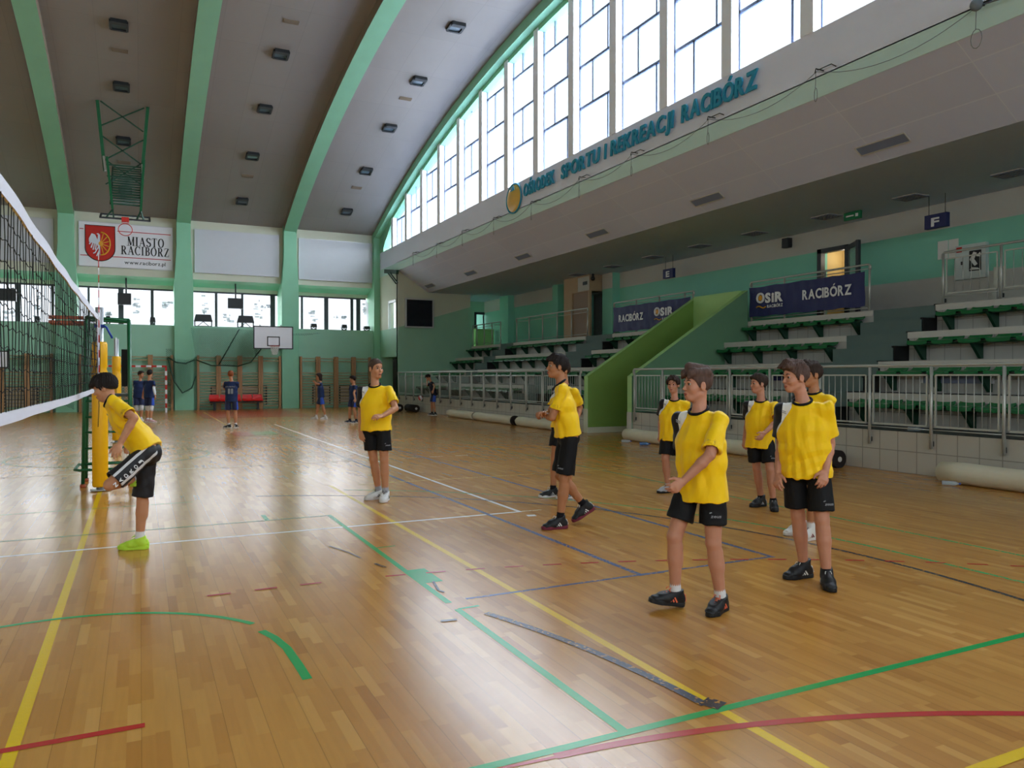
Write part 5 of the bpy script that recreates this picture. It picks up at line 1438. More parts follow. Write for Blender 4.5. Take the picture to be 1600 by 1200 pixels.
KEYS = ['pelvis', 'neck', 'head', 'f', 'r', 'up', 'hf', 'gaze'] + [a + s for s in 'RL' for a in ('sh', 'hip', 'el', 'wr', 'ha', 'kn', 'an', 'to')]
POSES = {
    'P1': (1.7, [(0.065, 7.695, 0.922), (-0.247, 7.83, 1.389), (-0.288, 7.851, 1.493), (-0.841, -0.112, -0.529), (0.034, 0.966, -0.257), (-0.54, 0.234, 0.808), (-0.999, 0.035, 0), (-0.945, 0.253, -0.208), (-0.204, 7.976, 1.291), (0.068, 7.783, 0.922), (-0.091, 8.184, 1.131), (-0.104, 8.355, 0.947), (-0.129, 8.479, 0.861), (0.021, 7.817, 0.505), (-0.006, 7.848, 0.085), (-0.927, 0.375, 0), (-0.216, 7.651, 1.377), (0.062, 7.606, 0.922), (-0.047, 7.471, 1.233), (-0.157, 7.435, 1.01), (-0.194, 7.315, 0.923), (-0.234, 7.477, 0.659), (-0.031, 7.836, 0.663), (0.255, 0.951, -0.174)]),
    'P2': (1.83, [(2.729, 9.574, 0.972), (2.717, 9.578, 1.492), (2.729, 9.575, 1.698), (-0.53, -0.848, -0.005), (-0.848, 0.53, -0.023), (-0.022, 0.008, 1), (-0.53, -0.848, 0), (0.342, -0.94, 0), (2.565, 9.673, 1.415), (2.648, 9.624, 0.972), (2.594, 9.808, 1.14), (2.55, 9.676, 0.907), (2.553, 9.593, 0.765), (2.717, 9.653, 0.527), (2.801, 9.694, 0.085), (-0.995, -0.105, 0), (2.872, 9.481, 1.423), (2.809, 9.523, 0.972), (2.895, 9.275, 1.196), (2.68, 9.135, 1.111), (2.542, 9.045, 1.11), (2.817, 9.514, 0.528), (2.836, 9.521, 0.085), (-0.5, -0.866, 0)]),
    'P3': (1.83, [(4.09, 7.018, 0.972), (4.023, 7.05, 1.532), (3.98, 7.072, 1.702), (-0.875, 0.466, -0.132), (0.469, 0.883, 0.006), (-0.119, 0.057, 0.991), (-0.966, 0.259, 0), (-0.964, 0.258, 0.07), (4.116, 7.205, 1.461), (4.115, 7.109, 0.972), (3.991, 7.258, 1.185), (3.811, 7.057, 1.21), (3.677, 6.963, 1.23), (4.064, 7.142, 0.533), (4.343, 7.094, 0.19), (-0.87, 0.153, -0.469), (3.946, 6.886, 1.459), (4.065, 6.926, 0.972), (3.84, 6.925, 1.173), (3.891, 7.191, 1.189), (3.893, 7.355, 1.188), (4.004, 6.949, 0.53), (3.961, 6.969, 0.085), (-0.99, 0.139, 0)]),
    'P3b': (1.8, [(5.039, 8.78, 0.956), (5.061, 8.768, 1.473), (5.024, 8.788, 1.677), (-0.965, -0.26, 0.035), (-0.259, 0.965, 0.034), (0.043, -0.024, 0.999), (-0.966, -0.259, 0), (-0.996, -0.087, 0), (5.012, 8.941, 1.408), (5.015, 8.87, 0.956), (5.02, 8.988, 1.109), (5.104, 9.102, 0.883), (5.146, 9.176, 0.745), (4.956, 8.854, 0.522), (4.917, 8.839, 0.085), (-0.99, 0.139, 0), (5.104, 8.597, 1.395), (5.063, 8.69, 0.956), (5.269, 8.736, 1.183), (5.136, 8.627, 0.979), (5.001, 8.547, 0.937), (5.038, 8.669, 0.521), (5.064, 8.656, 0.085), (-1, 0, 0)]),
    'P4': (1.66, [(3.445, 4.105, 0.881), (3.428, 4.111, 1.374), (3.413, 4.12, 1.54), (-0.961, -0.276, -0.029), (-0.276, 0.961, -0.02), (-0.034, 0.011, 0.999), (-0.961, -0.276, 0), (-0.97, 0.242, 0.035), (3.385, 4.268, 1.304), (3.421, 4.188, 0.881), (3.488, 4.368, 1.065), (3.527, 4.416, 0.827), (3.549, 4.444, 0.682), (3.29, 4.2, 0.502), (3.316, 4.224, 0.1), (-0.956, 0.238, 0.174), (3.476, 3.952, 1.311), (3.469, 4.022, 0.881), (3.321, 3.88, 1.09), (3.173, 3.967, 0.914), (3.038, 3.932, 0.861), (3.468, 4.014, 0.48), (3.549, 4.032, 0.085), (-0.927, -0.375, 0)]),
    'P5': (1.61, [(6.594, 8.455, 0.855), (6.608, 8.445, 1.289), (6.593, 8.454, 1.482), (-0.743, -0.669, 0.009), (-0.669, 0.743, 0.041), (0.034, -0.024, 0.999), (-0.743, -0.669, 0), (-0.848, -0.53, 0.035), (6.499, 8.565, 1.231), (6.537, 8.518, 0.855), (6.566, 8.689, 1), (6.472, 8.593, 0.803), (6.415, 8.53, 0.686), (6.477, 8.476, 0.472), (6.53, 8.486, 0.085), (-0.999, 0.035, 0), (6.712, 8.328, 1.218), (6.65, 8.393, 0.855), (6.825, 8.453, 1.006), (6.748, 8.384, 0.791), (6.669, 8.312, 0.694), (6.661, 8.389, 0.465), (6.736, 8.441, 0.085), (-0.766, -0.643, 0)]),
    'P6': (1.63, [(6.762, 6.993, 0.866), (6.768, 6.987, 1.315), (6.741, 7.002, 1.509), (-0.829, -0.559, 0.003), (-0.559, 0.829, 0.018), (0.013, -0.014, 1), (-0.829, -0.559, 0), (-0.956, 0.292, 0), (6.677, 7.122, 1.252), (6.715, 7.063, 0.866), (6.788, 7.234, 1.029), (6.68, 7.173, 0.823), (6.613, 7.101, 0.713), (6.78, 7.067, 0.473), (6.864, 7.077, 0.085), (-1, 0, 0), (6.858, 6.854, 1.246), (6.81, 6.923, 0.866), (6.731, 6.69, 1.068), (6.527, 6.685, 0.939), (6.408, 6.663, 0.856), (6.782, 6.849, 0.479), (6.819, 6.832, 0.085), (-0.616, -0.788, 0)]),
    'P7': (1.72, [(4.668, 4.343, 0.913), (4.645, 4.352, 1.412), (4.592, 4.38, 1.591), (-0.847, -0.531, -0.03), (-0.529, 0.847, -0.04), (-0.046, 0.018, 0.999), (-0.848, -0.53, 0), (-0.965, 0.258, -0.052), (4.558, 4.495, 1.336), (4.621, 4.419, 0.913), (4.608, 4.532, 1.054), (4.503, 4.466, 0.832), (4.416, 4.393, 0.726), (4.67, 4.417, 0.498), (4.738, 4.42, 0.085), (-0.99, 0.139, 0), (4.738, 4.206, 1.35), (4.716, 4.267, 0.913), (4.819, 4.24, 1.074), (4.675, 4.154, 0.883), (4.586, 4.115, 0.762), (4.7, 4.208, 0.5), (4.699, 4.161, 0.085), (-0.616, -0.788, 0)]),
    'P8': (1.76, [(5.952, 5.497, 0.935), (5.997, 5.473, 1.45), (5.969, 5.489, 1.614), (-0.981, -0.178, 0.077), (-0.173, 0.983, 0.06), (0.087, -0.046, 0.995), (-0.985, -0.174, 0), (-0.966, 0.259, 0), (5.961, 5.648, 1.39), (5.936, 5.587, 0.935), (6.084, 5.716, 1.13), (5.948, 5.587, 0.948), (5.862, 5.505, 0.844), (5.958, 5.613, 0.509), (6.001, 5.64, 0.085), (-0.978, 0.208, 0), (6.021, 5.305, 1.369), (5.968, 5.407, 0.935), (6.082, 5.469, 1.131), (5.92, 5.369, 0.954), (5.803, 5.309, 0.865), (5.919, 5.41, 0.511), (5.89, 5.416, 0.085), (-1, 0, 0)]),
    'B1': (1.76, [(-0.022, 30.167, 0.935), (0.018, 30.146, 1.456), (0.049, 30.133, 1.661), (0.084, -0.995, -0.047), (-0.994, -0.087, 0.073), (0.077, -0.04, 0.996), (0.087, -0.996, 0), (0.766, -0.643, 0), (-0.161, 30.134, 1.399), (-0.114, 30.159, 0.935), (-0.147, 30.307, 1.16), (-0.148, 30.231, 0.911), (-0.138, 30.226, 0.753), (-0.101, 30.145, 0.509), (-0.084, 30.197, 0.085), (-0.342, -0.94, 0), (0.186, 30.164, 1.373), (0.069, 30.175, 0.935), (0.141, 30.361, 1.157), (0.139, 30.29, 0.906), (0.138, 30.207, 0.771), (0.06, 30.123, 0.512), (0.039, 30.138, 0.085), (0.342, -0.94, 0)]),
    'B2': (1.82, [(0.297, 29.233, 0.966), (0.296, 29.232, 1.471), (0.317, 29.224, 1.693), (0.643, 0.766, 0.002), (0.766, -0.643, -0.001), (-0.001, -0.002, 1), (0.643, 0.766, 0), (0.342, 0.94, 0), (0.434, 29.116, 1.398), (0.369, 29.172, 0.966), (0.44, 28.906, 1.176), (0.477, 28.75, 0.96), (0.485, 28.745, 0.796), (0.361, 29.141, 0.525), (0.335, 29.103, 0.085), (0.94, -0.342, 0), (0.158, 29.348, 1.399), (0.224, 29.294, 0.966), (0.157, 29.549, 1.169), (0.096, 29.683, 0.943), (0.096, 29.726, 0.785), (0.24, 29.365, 0.527), (0.238, 29.428, 0.085), (0.985, -0.174, 0)]),
    'B3': (1.74, [(2.54, 24.911, 0.924), (2.54, 24.91, 1.457), (2.523, 24.92, 1.645), (0.309, 0.951, 0.003), (0.951, -0.309, 0), (-0.001, -0.002, 1), (0.309, 0.951, 0), (0.259, 0.966, 0), (2.704, 24.857, 1.388), (2.626, 24.883, 0.924), (2.717, 25.093, 1.217), (2.702, 25.307, 1.073), (2.68, 25.46, 1.05), (2.658, 24.933, 0.507), (2.661, 24.908, 0.085), (0.423, 0.906, 0), (2.376, 24.963, 1.388), (2.454, 24.939, 0.924), (2.372, 25.201, 1.218), (2.345, 25.417, 1.355), (2.358, 25.552, 1.434), (2.452, 24.986, 0.506), (2.469, 24.945, 0.085), (-0.866, 0.5, 0)]),
    'B4': (1.72, [(6.067, 28.642, 0.913), (6.044, 28.651, 1.382), (5.992, 28.679, 1.584), (-0.965, 0.258, -0.05), (0.259, 0.966, -0.005), (-0.047, 0.018, 0.999), (-0.966, 0.259, 0), (-0.94, 0.342, 0), (6.092, 28.814, 1.312), (6.09, 28.729, 0.913), (5.978, 29.074, 1.258), (5.977, 29.299, 1.377), (5.958, 29.445, 1.425), (5.993, 28.78, 0.501), (5.916, 28.827, 0.085), (-0.985, 0.174, 0), (6.004, 28.485, 1.314), (6.044, 28.556, 0.913), (5.853, 28.239, 1.315), (5.708, 28.038, 1.375), (5.648, 27.914, 1.446), (6.109, 28.514, 0.497), (6.195, 28.469, 0.085), (-0.985, 0.174, 0)]),
    'B5': (1.68, [(6.569, 25.838, 0.892), (6.578, 25.831, 1.312), (6.549, 25.847, 1.499), (-0.939, -0.342, 0.013), (-0.342, 0.939, 0.024), (0.021, -0.018, 1), (-0.94, -0.342, 0), (-0.94, 0.342, 0), (6.519, 25.988, 1.249), (6.539, 25.92, 0.892), (6.543, 26.18, 1.043), (6.577, 26.318, 0.84), (6.593, 26.383, 0.704), (6.481, 25.953, 0.491), (6.476, 25.995, 0.085), (-0.985, 0.174, 0), (6.633, 25.675, 1.241), (6.599, 25.756, 0.892), (6.511, 25.527, 1.034), (6.513, 25.368, 0.844), (6.503, 25.286, 0.717), (6.572, 25.74, 0.487), (6.645, 25.745, 0.085), (-1, 0, 0)]),
    'B6': (1.7, [(10.816, 29.441, 0.903), (10.697, 29.496, 1.389), (10.604, 29.544, 1.559), (-0.962, 0.115, -0.247), (0.139, 0.987, -0.079), (-0.235, 0.11, 0.966), (-0.99, 0.139, 0), (-0.77, 0.28, -0.574), (10.736, 29.655, 1.31), (10.828, 29.528, 0.903), (10.713, 29.927, 1.227), (10.754, 30.119, 1.385), (10.803, 30.217, 1.491), (10.769, 29.564, 0.497), (10.786, 29.589, 0.085), (-0.985, 0.174, 0), (10.69, 29.323, 1.336), (10.803, 29.353, 0.903), (10.705, 29.067, 1.211), (10.598, 28.924, 1.033), (10.536, 28.865, 0.906), (10.767, 29.344, 0.493), (10.828, 29.323, 0.085), (-0.996, 0.087, 0)]),
}

def hand_geo(Fd, wr, tip, palm_n, thumb, s, curl, k=.007, spread=.06):
    """palm, four unequal fingers with two bends, and a thumb from the side of the palm"""
    d = unit(tip - wr); n = unit(palm_n - d * (palm_n @ d)); t = unit(thumb - d * (thumb @ d) - n * (thumb @ n))
    Fd.ecap(wr + d * .01 * s, wr + d * .082 * s, t, .026 * s, .040 * s, .018 * s, .0135 * s, .012)
    ends = []
    for i, (o, L) in enumerate(((.029, .070), (.010, .080), (-.009, .074), (-.027, .057))):
        p = wr + d * (.084 - .008 * abs(i - 1)) * s + t * o * s; dd = unit(d + t * (o * spread / .027)); a = 0
        for j, fr in enumerate((.45, .30, .25)):
            a += curl * (.55, 1.0, .8)[j]
            e = unit(dd * math.cos(a) + n * math.sin(a)); q = p + e * L * fr * s
            Fd.cap(p, q, (.0088 - .0008 * j) * s, (.0082 - .0009 * j) * s, k if j else .010); p = q
        ends.append(p)
    b = wr + d * .028 * s + t * .030 * s; m1 = b + unit(d * .75 + t * .62 + n * .30) * .040 * s; m2 = m1 + unit(d * .9 + t * .15 + n * (.25 + curl * .5)) * .032 * s
    Fd.cap(wr + d * .02 * s + t * .014 * s, b, .015 * s, .0135 * s, .012); Fd.cap(b, m1, .0125 * s, .0105 * s, .008); Fd.cap(m1, m2, .0102 * s, .0082 * s, .006)
    return ends

def shoe(parent, an, toe, H, kind):
    """trainer: shaped upper, thick sole with a raised toe and heel, tongue, laces"""
    up_m, sole_m, trim_m, tall = kind
    f = unit(toe); s0 = np.cross((0, 0, 1.0), f); s0 = unit(s0) if np.linalg.norm(s0) > .05 else np.array((0, 1.0, 0)); u = np.cross(f, s0)
    k = H / 1.75 * 1.03
    org = an - u * (.085 * H / 1.75)                    # under the ankle, on the sole plane
    if abs(toe[2]) < .02: org[2] = 0.0
    W = lambda P: org + (P[:, :1] * f + P[:, 1:2] * s0 + P[:, 2:] * u)
    ex, ey, ez = np.array((1.0, 0, 0)), np.array((0, 1.0, 0)), np.array((0, 0, 1.0)); I = np.eye(3)
    A = Field((-.11, -.07, -.005), (.23, .07, .2), .0052)
    A.cap((-.005 * k, 0, .09 * k), (-.012 * k, 0, (.115 + tall) * k), .044 * k, .043 * k, .02)
    A.ecap((-.035 * k, 0, .05 * k), (.07 * k, 0, .05 * k), ey, .039 * k, .046 * k, .046 * k, .040 * k, .03); A.ecap((.07 * k, 0, .045 * k), (.155 * k, .004, .034 * k), ey, .046 * k, .042 * k, .038 * k, .024 * k, .03)
    A.cap((.01 * k, 0, .095 * k), (.09 * k, 0, .066 * k), .036 * k, .030 * k, .03)
    A.cut(lambda X: X[..., 2] - .016 * k, (-.11, -.07, -.02), (.23, .07, .03)); top = (.108 + tall) * k
    A.cut(lambda X: top - X[..., 2] - .28 * X[..., 0], (-.11, -.07, .05), (.1, .07, .2))
    P, F = A.mesh(); up = skinmesh('shoe', W(P), F, M[up_m], parent)
    S_ = Field((-.11, -.07, -.005), (.23, .07, .06), .0052)
    S_.put(lambda X: np.maximum(np.minimum(np.minimum(sd_cap(X * (1, 1, 0), np.array((-.045 * k, 0, 0)), np.array((.03 * k, 0, 0)), .038 * k, .036 * k), sd_cap(X * (1, 1, 0), np.array((.03 * k, 0, 0)), np.array((.11 * k, .003, 0)), .037 * k, .049 * k)), sd_cap(X * (1, 1, 0), np.array((.11 * k, .003, 0)), np.array((.158 * k, .006, 0)), .049 * k, .036 * k)),
        np.abs(X[..., 2] - (.016 + .10 * np.maximum(X[..., 0] / k - .13, 0) + .06 * np.maximum(-.05 - X[..., 0] / k, 0)) * k) - .0165 * k), (-.1, -.06, -.005), (.22, .06, .06), 0)
    P, F = S_.mesh(); P[:, 2] = np.maximum(P[:, 2], .001); skinmesh('sole', W(P), F, M[sole_m], up)
    q = MB(); tw = lambda x, y, z: tuple(org + f * x * k + s0 * y * k + u * z * k)
    for i in range(4):
        x = .045 + .02 * i; z = .1 - .011 * i
        q.tube([tw(x, -.026, z - .012), tw(x + .006, 0, z + .004), tw(x, .026, z - .012)], .0032, 5)
    q.tube([tw(.03, 0, .112), tw(.05, .02, .125), tw(.062, .024, .108)], .003, 5); q.tube([tw(.03, 0, .112), tw(.055, -.02, .124), tw(.066, -.022, .106)], .003, 5)
    q.build('laces', M[trim_m], up)
    q = MB()                                            # side flashes and heel piece
    for sd in (-1, 1):
        for i in range(3):
            x = .0 + .022 * i; q.bar(tw(x, sd * .0475, .034), tw(x + .022, sd * (.045 - .003 * i), .066), .010 * k, .004, tuple(s0))
    q.bar(tw(-.082, 0, .04), tw(-.066, 0, .09), .03 * k, .006, tuple(f))
    q.build('flashes', M[trim_m], up)
    return up

def person(key, label, cat='person', kit='yellow', skin='a', hair=None, hairm='brown', sleeve=.72, shirt_drop=.07, short_frac=(.72, .72), fat=1.0, vox=.0055, shoes=('sh_black', 'sh_black', 'sh_grey', 0), sock=('sock_white', .10), curl=(.45, .45), long_face=1.0, group=None, extras=()):
    H, pts = POSES[key]; J = {k: np.array(v, float) for k, v in zip(KEYS, pts)}; s = H / 1.75
    hk = max(s, .96)
    f, r, up, hf = unit(J['f']), unit(J['r']), unit(J['up']), unit(J['hf'])
    # head frame
    g = unit(J['gaze']); hr = unit(np.cross(g, (0, 0, 1.0))); hu = np.cross(hr, g)
    if up[2] < .9: hu = unit(hu * .75 + up * .35); g = unit(g - hu * (g @ hu)); hr = np.cross(g, hu)
    hc = J['head'].copy()
    hm = np.array([g, hr, hu]); L = lambda x, y, z: hc + (g * x + hr * y + hu * z * long_face) * hk
    base = np.array((J['pelvis'][0], J['pelvis'][1], 0.0)); allp = np.array([J[k] for k in KEYS if k not in ('f', 'r', 'up', 'hf', 'gaze', 'toR', 'toL')])
    B = Field(allp.min(0) - (.14, .14, .1), np.maximum(allp.max(0) + (.14, .14, .02), hc + .15), vox)
    # trunk (under the clothes)
    ch = J['neck'] - up * .13 * H; wa = J['pelvis'] + (J['neck'] - J['pelvis']) * .3
    B.ecap(ch, wa, r, .088 * H * fat, .078 * H * fat, .054 * H * fat, .052 * H * fat, .03); B.ecap(wa, J['pelvis'], r, .078 * H, .084 * H, .052 * H, .056 * H, .03)
    nb = J['neck'] - up * .02 * H
    for S_ in 'RL':
        sg = 1 if S_ == 'R' else -1; sh, el, wr, ha = (J[k + S_] for k in ('sh', 'el', 'wr', 'ha'))
        B.cap(nb, sh, .033 * s, .040 * s, .03); B.cap(sh, sh * .4 + el * .6, .042 * s * fat, .041 * s * fat, .02); B.cap(sh * .4 + el * .6, el, .041 * s * fat, .036 * s * fat, .015)
        fm = el * .7 + wr * .3; B.cap(el, fm, .036 * s, .037 * s * fat, .012); B.cap(fm, wr, .037 * s * fat, .0255 * s, .012)
        hp, kn, an = (J[k + S_] for k in ('hip', 'kn', 'an')); toe = unit(J['to' + S_])
        B.cap(hp, kn, .078 * s * fat, .052 * s * fat, .02); B.cap(kn, kn * .62 + an * .38, .050 * s * fat, .050 * s * fat, .015); B.cap(kn * .62 + an * .38, an, .050 * s * fat, .034 * s, .015)
        sd = unit(an - kn); bk = unit(-hf - sd * (-hf @ sd)); B.cap(kn * .82 + an * .18 + bk * .012 * s, kn * .55 + an * .45 + bk * .016 * s, .044 * s * fat, .040 * s * fat, .025)
        kf = unit(unit(kn - hp) - unit(an - kn)) if np.linalg.norm(unit(kn - hp) - unit(an - kn)) > .15 else hf
        B.ell(kn + kf * .016 * s, np.eye(3), (.036 * s,) * 3, .02)
        B.cap(an, an + toe * .10 * s - np.array((0, 0, .035 * s)), .03 * s, .022 * s, .015)
    # neck and head
    B.cap(J['neck'] - up * .05 * H, J['neck'], .058 * s, .050 * s, .03); B.cap(J['neck'], L(-.026, 0, -.05), .049 * s, .046 * hk, .015)
    z = lambda *a: tuple(x * hk for x in a)
    B.ell(L(-.014, 0, .036), hm, z(.096, .074, .086), .02); B.ell(L(.022, 0, -.040), hm, z(.062, .055, .074), .03); B.ell(L(.056, 0, -.094), hm, z(.024, .026, .019), .03)
    B.cap(L(-.008, .046, -.062), L(.05, .018, -.094), .013 * hk, .013 * hk, .02); B.cap(L(-.008, -.046, -.062), L(.05, -.018, -.094), .013 * hk, .013 * hk, .02)
    for sg in (-1, 1): B.ell(L(.078, sg * .031, .006), hm, z(.013, .016, .010), .012, True); B.ell(L(.052, sg * .040, -.028), hm, z(.026, .022, .022), .025)
    B.cap(L(.074, -.032, .022), L(.074, .032, .022), .010 * hk, .010 * hk, .014)
    B.cap(L(.079, 0, .008), L(.101, 0, -.030), .0062 * hk, .0092 * hk, .009); B.ell(L(.089, .010, -.033), hm, z(.009, .0075, .007), .007); B.ell(L(.089, -.010, -.033), hm, z(.009, .0075, .007), .007)
    B.cap(L(.076, -.018, -.062), L(.084, 0, -.060), .0075 * hk, .009 * hk, .008); B.cap(L(.076, .018, -.062), L(.084, 0, -.060), .0075 * hk, .009 * hk, .008)
    B.cap(L(.075, -.014, -.074), L(.075, .014, -.074), .0095 * hk, .0095 * hk, .008)
    for sg in (-1, 1):
        B.ell(L(-.012, sg * .077, -.008), hm, z(.020, .010, .033), .008); B.ell(L(-.006, sg * .086, -.004), hm, z(.010, .006, .018), .006, True)
    # hands
    tape = []
    for S_ in 'RL':
        sg = 1 if S_ == 'R' else -1; el, wr, ha = J['el' + S_], J['wr' + S_], J['ha' + S_]
        fa = unit(wr - el); inward = -r * sg
        bent = (fa @ unit(J['sh' + S_] - el)) > -.75
        if bent: pn = unit(inward * .4 - np.array((0, 0, 1.0)) * .8); th = inward * .6 + np.array((0, 0, 1.0)) * .6 + f * .3
        else: pn = unit(inward * .8 - f * .35); th = f
        e = hand_geo(B, wr, ha, pn, th, s * 1.02, curl[0 if S_ == 'R' else 1], .007 if vox < .007 else .004); tape.append((wr, ha, e))
    P, F = B.mesh()
    root = skinmesh('person', P, F, SK[skin], None, base); tag(root, label, cat, group)
    # eyes, brows, lips
    for sg in (-1, 1):
        q = MB(); c = L(.0690, sg * .031, .005); q.ball(tuple(c), .0118 * hk, 18, 14, 0, lambda d: 1 if unit(d) @ g > .62 else 0); q.build('eye', [M['eye'], M['iris']], root)
        q = MB(); q.tube([L(.083, sg * .015, .026), L(.082, sg * .030, .031), L(.070, sg * .047, .027)], [.0035 * hk, .0042 * hk, .0025 * hk], 6); q.build('eyebrow', M['brow'], root)
    q = MB(); q.tube([L(.0815, -.022, -.067), L(.0910, -.008, -.0625), L(.0920, 0, -.064), L(.0910, .008, -.0625), L(.0815, .022, -.067)], [.002 * hk, .0048 * hk, .004 * hk, .0048 * hk, .002 * hk], 6)
    q.tube([L(.082, -.019, -.069), L(.0882, 0, -.0745), L(.082, .019, -.069)], [.002 * hk, .0055 * hk, .002 * hk], 6); q.build('lips', M['lip'], root)
    # hair
    hv = max(vox * .85, .0045); th, front, slope, blobs, cutlow = hair
    Hh = Field(hc - .17 * hk, hc + .19 * hk, hv)
    Hh.ell(L(-.014, 0, .036), hm, z(.096 + th, .074 + th * .8, .086 + th), .0)
    def low(X):
        q = (X - hc) @ hm.T / hk; a = q[..., 0]; zz = q[..., 2]; y = np.abs(q[..., 1])
        line_ = front + slope * (a - .085) - .03 * np.exp(-((a - .012) / .02) ** 2) * (y > .05)
        line_ = np.where(a < -.03, np.maximum(cutlow, line_), line_)
        return (zz - line_) * hk * .8
    Hh.cut(low, hc - .17 * hk, hc + .19 * hk, .006)
    for bl in blobs: Hh.cap(L(*bl[0]), L(*bl[1]), bl[2] * hk, bl[3] * hk, .014)
    P, F = Hh.mesh()
    q = (P - hc) @ hm.T / hk; an_ = np.arctan2(q[:, 1], q[:, 0] + .02); rad = unit
    ampl = .0035 if th > .008 else .0008
    nrm = q / np.maximum(np.linalg.norm(q, axis=1, keepdims=True), 1e-6)
    dsp = (np.sin(an_ * 26 + 4 * q[:, 2] * 30) + .7 * np.sin(an_ * 47 + q[:, 0] * 60 + 2) + .6 * np.sin(q[:, 0] * 140 + q[:, 1] * 90)) * ampl * hk
    P = P + (nrm * dsp[:, None]) @ hm
    skinmesh('hair', P, F, HAIR[hairm], root)
    # shirt
    T = Field(allp.min(0) - (.2, .2, .1), allp.max(0) + (.2, .2, .02), max(vox, .0055))
    hem = J['pelvis'] - up * shirt_drop * H if up[2] > .9 else J['pelvis'] + up * .0
    c1 = J['neck'] - up * .135 * H + f * .004
    wst = J['pelvis'] + (J['neck'] - J['pelvis']) * .28
    T.ecap(J['neck'] - up * .048 * H, c1, r, .070 * H, .100 * H * fat, .040 * H, .060 * H * fat, .03)
    T.ecap(c1, wst, r, .101 * H * fat, .099 * H * fat, .060 * H * fat, .067 * H * fat, .04); T.ecap(wst, hem - up * .05, r, .099 * H * fat, .109 * H * fat, .067 * H * fat, .080 * H * fat, .04)
    arms = {}; SL = Field(allp.min(0) - (.2, .2, .1), allp.max(0) + (.2, .2, .02), max(vox, .0055))
    for S_ in 'RL':
        sh, el = J['sh' + S_], J['el' + S_]; T.cap(J['neck'] - up * .032 * H, sh, .038 * s, .044 * s, .05)
        e2 = sh + (el - sh) * (sleeve + .12); SL.cap(sh, e2, .047 * s * fat, .066 * s * fat, .0)
        arms[S_] = (sh, e2)
    ax = unit(up * .88 + f * .45); nc = J['neck'] + f * .012 * s - up * .004
    T.cut(lambda X: np.maximum(np.linalg.norm((X - nc) - ((X - nc) @ ax)[..., None] * ax, axis=-1) - .085 * s, -((X - nc) @ ax)), nc - .11, nc + .11)
    T.cut(lambda X: (X - hem) @ up, hem - .4, hem + .4)
    for S_ in 'RL':
        sh, el = J['sh' + S_], J['el' + S_]; d = unit(el - sh); ce = sh + (el - sh) * sleeve
        SL.cut(lambda X: np.maximum(np.linalg.norm((X - ce) - ((X - ce) @ d)[..., None] * d, axis=-1) - .092 * s * fat, -((X - ce) @ d)), ce - .13, ce + .13)
        SL.cut(lambda X: sd_cap(X, ce - d * .03, ce + d * .05, .056 * s * fat, .058 * s * fat), ce - .09, ce + .09)
    hb = np.clip(.5 + .5 * (T.v - SL.v) / .03, 0, 1); T.v = T.v * (1 - hb) + SL.v * hb - .03 * hb * (1 - hb)
    P, F = T.mesh(); P0 = P.copy(); P, nn = wrinkle(P, F, .0105 * s if vox < .009 else .004, 58, len(label), up)
    v = P0 - J['neck']; a = v @ r; b = v @ up + .03 * H
    shR, e2R = arms['R']; dsl = sd_cap(P0, shR, e2R, .06 * s, .067 * s); dto = sd_ecap(P0, c1, wst, r, .101 * H * fat, .094 * H * fat, .066 * H * fat, .066 * H * fat)
    S0 = .104 * H
    dark = np.minimum(dto - dsl - .004, a - (.80 * S0 + .12 * np.maximum(-b, 0))); white = np.where(b > -.24, a - (.40 * S0 + np.maximum(-b, 0) * .62), -1)
    if kit == 'yellow':
        shirt = skinmesh('shirt', P, F, M['jersey'], root, None, {'white_zone': white, 'dark_zone': dark})
        q = MB(); rr = unit(np.cross(ax, r)); pts = [nc + ax * .002 + r * .071 * s * math.cos(w) + rr * .063 * s * math.sin(w) for w in np.linspace(0, 2 * PI, 33)[:-1]]
        q.tube(pts, .0105 * s, 8, closed=True); q.build('collar', M['collar'], shirt)
        # small grey maker's mark on the white panel
        q = MB(); o = J['neck'] + r * .62 * S0 + f * .085 * s - up * .055 * H; q.bar(o, o + r * .03 + up * .012, .006, .004, tuple(f)); q.bar(o + up * .012, o + r * .03 + up * .024, .006, .004, tuple(f)); q.build('print', M['print_grey'], shirt)
    else: shirt = skinmesh('shirt', P, F, M[kit], root)
    # shorts
    D = Field(allp.min(0) - (.2, .2, .1), allp.max(0) + (.2, .2, .02), max(vox, .0055))
    pt = J['pelvis'] + up * .015 * H; D.ecap(pt, J['pelvis'] - up * .01 * H, r if up[2] > .9 else unit(np.cross(hf, (0, 0, 1.0))), .080 * H * fat, .092 * H * fat, .052 * H * fat, .064 * H * fat, .03)
    D.cut(lambda X: (pt - X) @ up, pt - .3, pt + .3); rt_h = unit(J['hipR'] - J['hipL'])
    for i, S_ in enumerate('RL'):
        hp, kn = J['hip' + S_], J['kn' + S_]; d = unit(kn - hp); en = hp + (kn - hp) * short_frac[i]; sg = 1 if S_ == 'R' else -1
        E = Field(allp.min(0) - (.2, .2, .1), allp.max(0) + (.2, .2, .02), max(vox, .0055))
        E.cap(hp + rt_h * sg * .004 + d * .02, en + d * .05, .078 * s * fat, .096 * s * fat, 0)
        E.cut(lambda X: (en - X) @ d, en - .17, en + .17); E.cut(lambda X: sd_cap(X, en - d * .05, en + d * .06, .080 * s * fat, .083 * s * fat), en - .15, en + .15)
        hb = np.clip(.5 + .5 * (D.v - E.v) / .03, 0, 1); D.v = D.v * (1 - hb) + E.v * hb - .03 * hb * (1 - hb)
    P, F = D.mesh(); P0 = P.copy(); P, nn = wrinkle(P, F, .0055 * s if vox < .009 else .003, 58, len(label) + 3, (0, 0, 1))
    sm = M['shorts'] if kit == 'yellow' else M['navy_shorts']; att = None
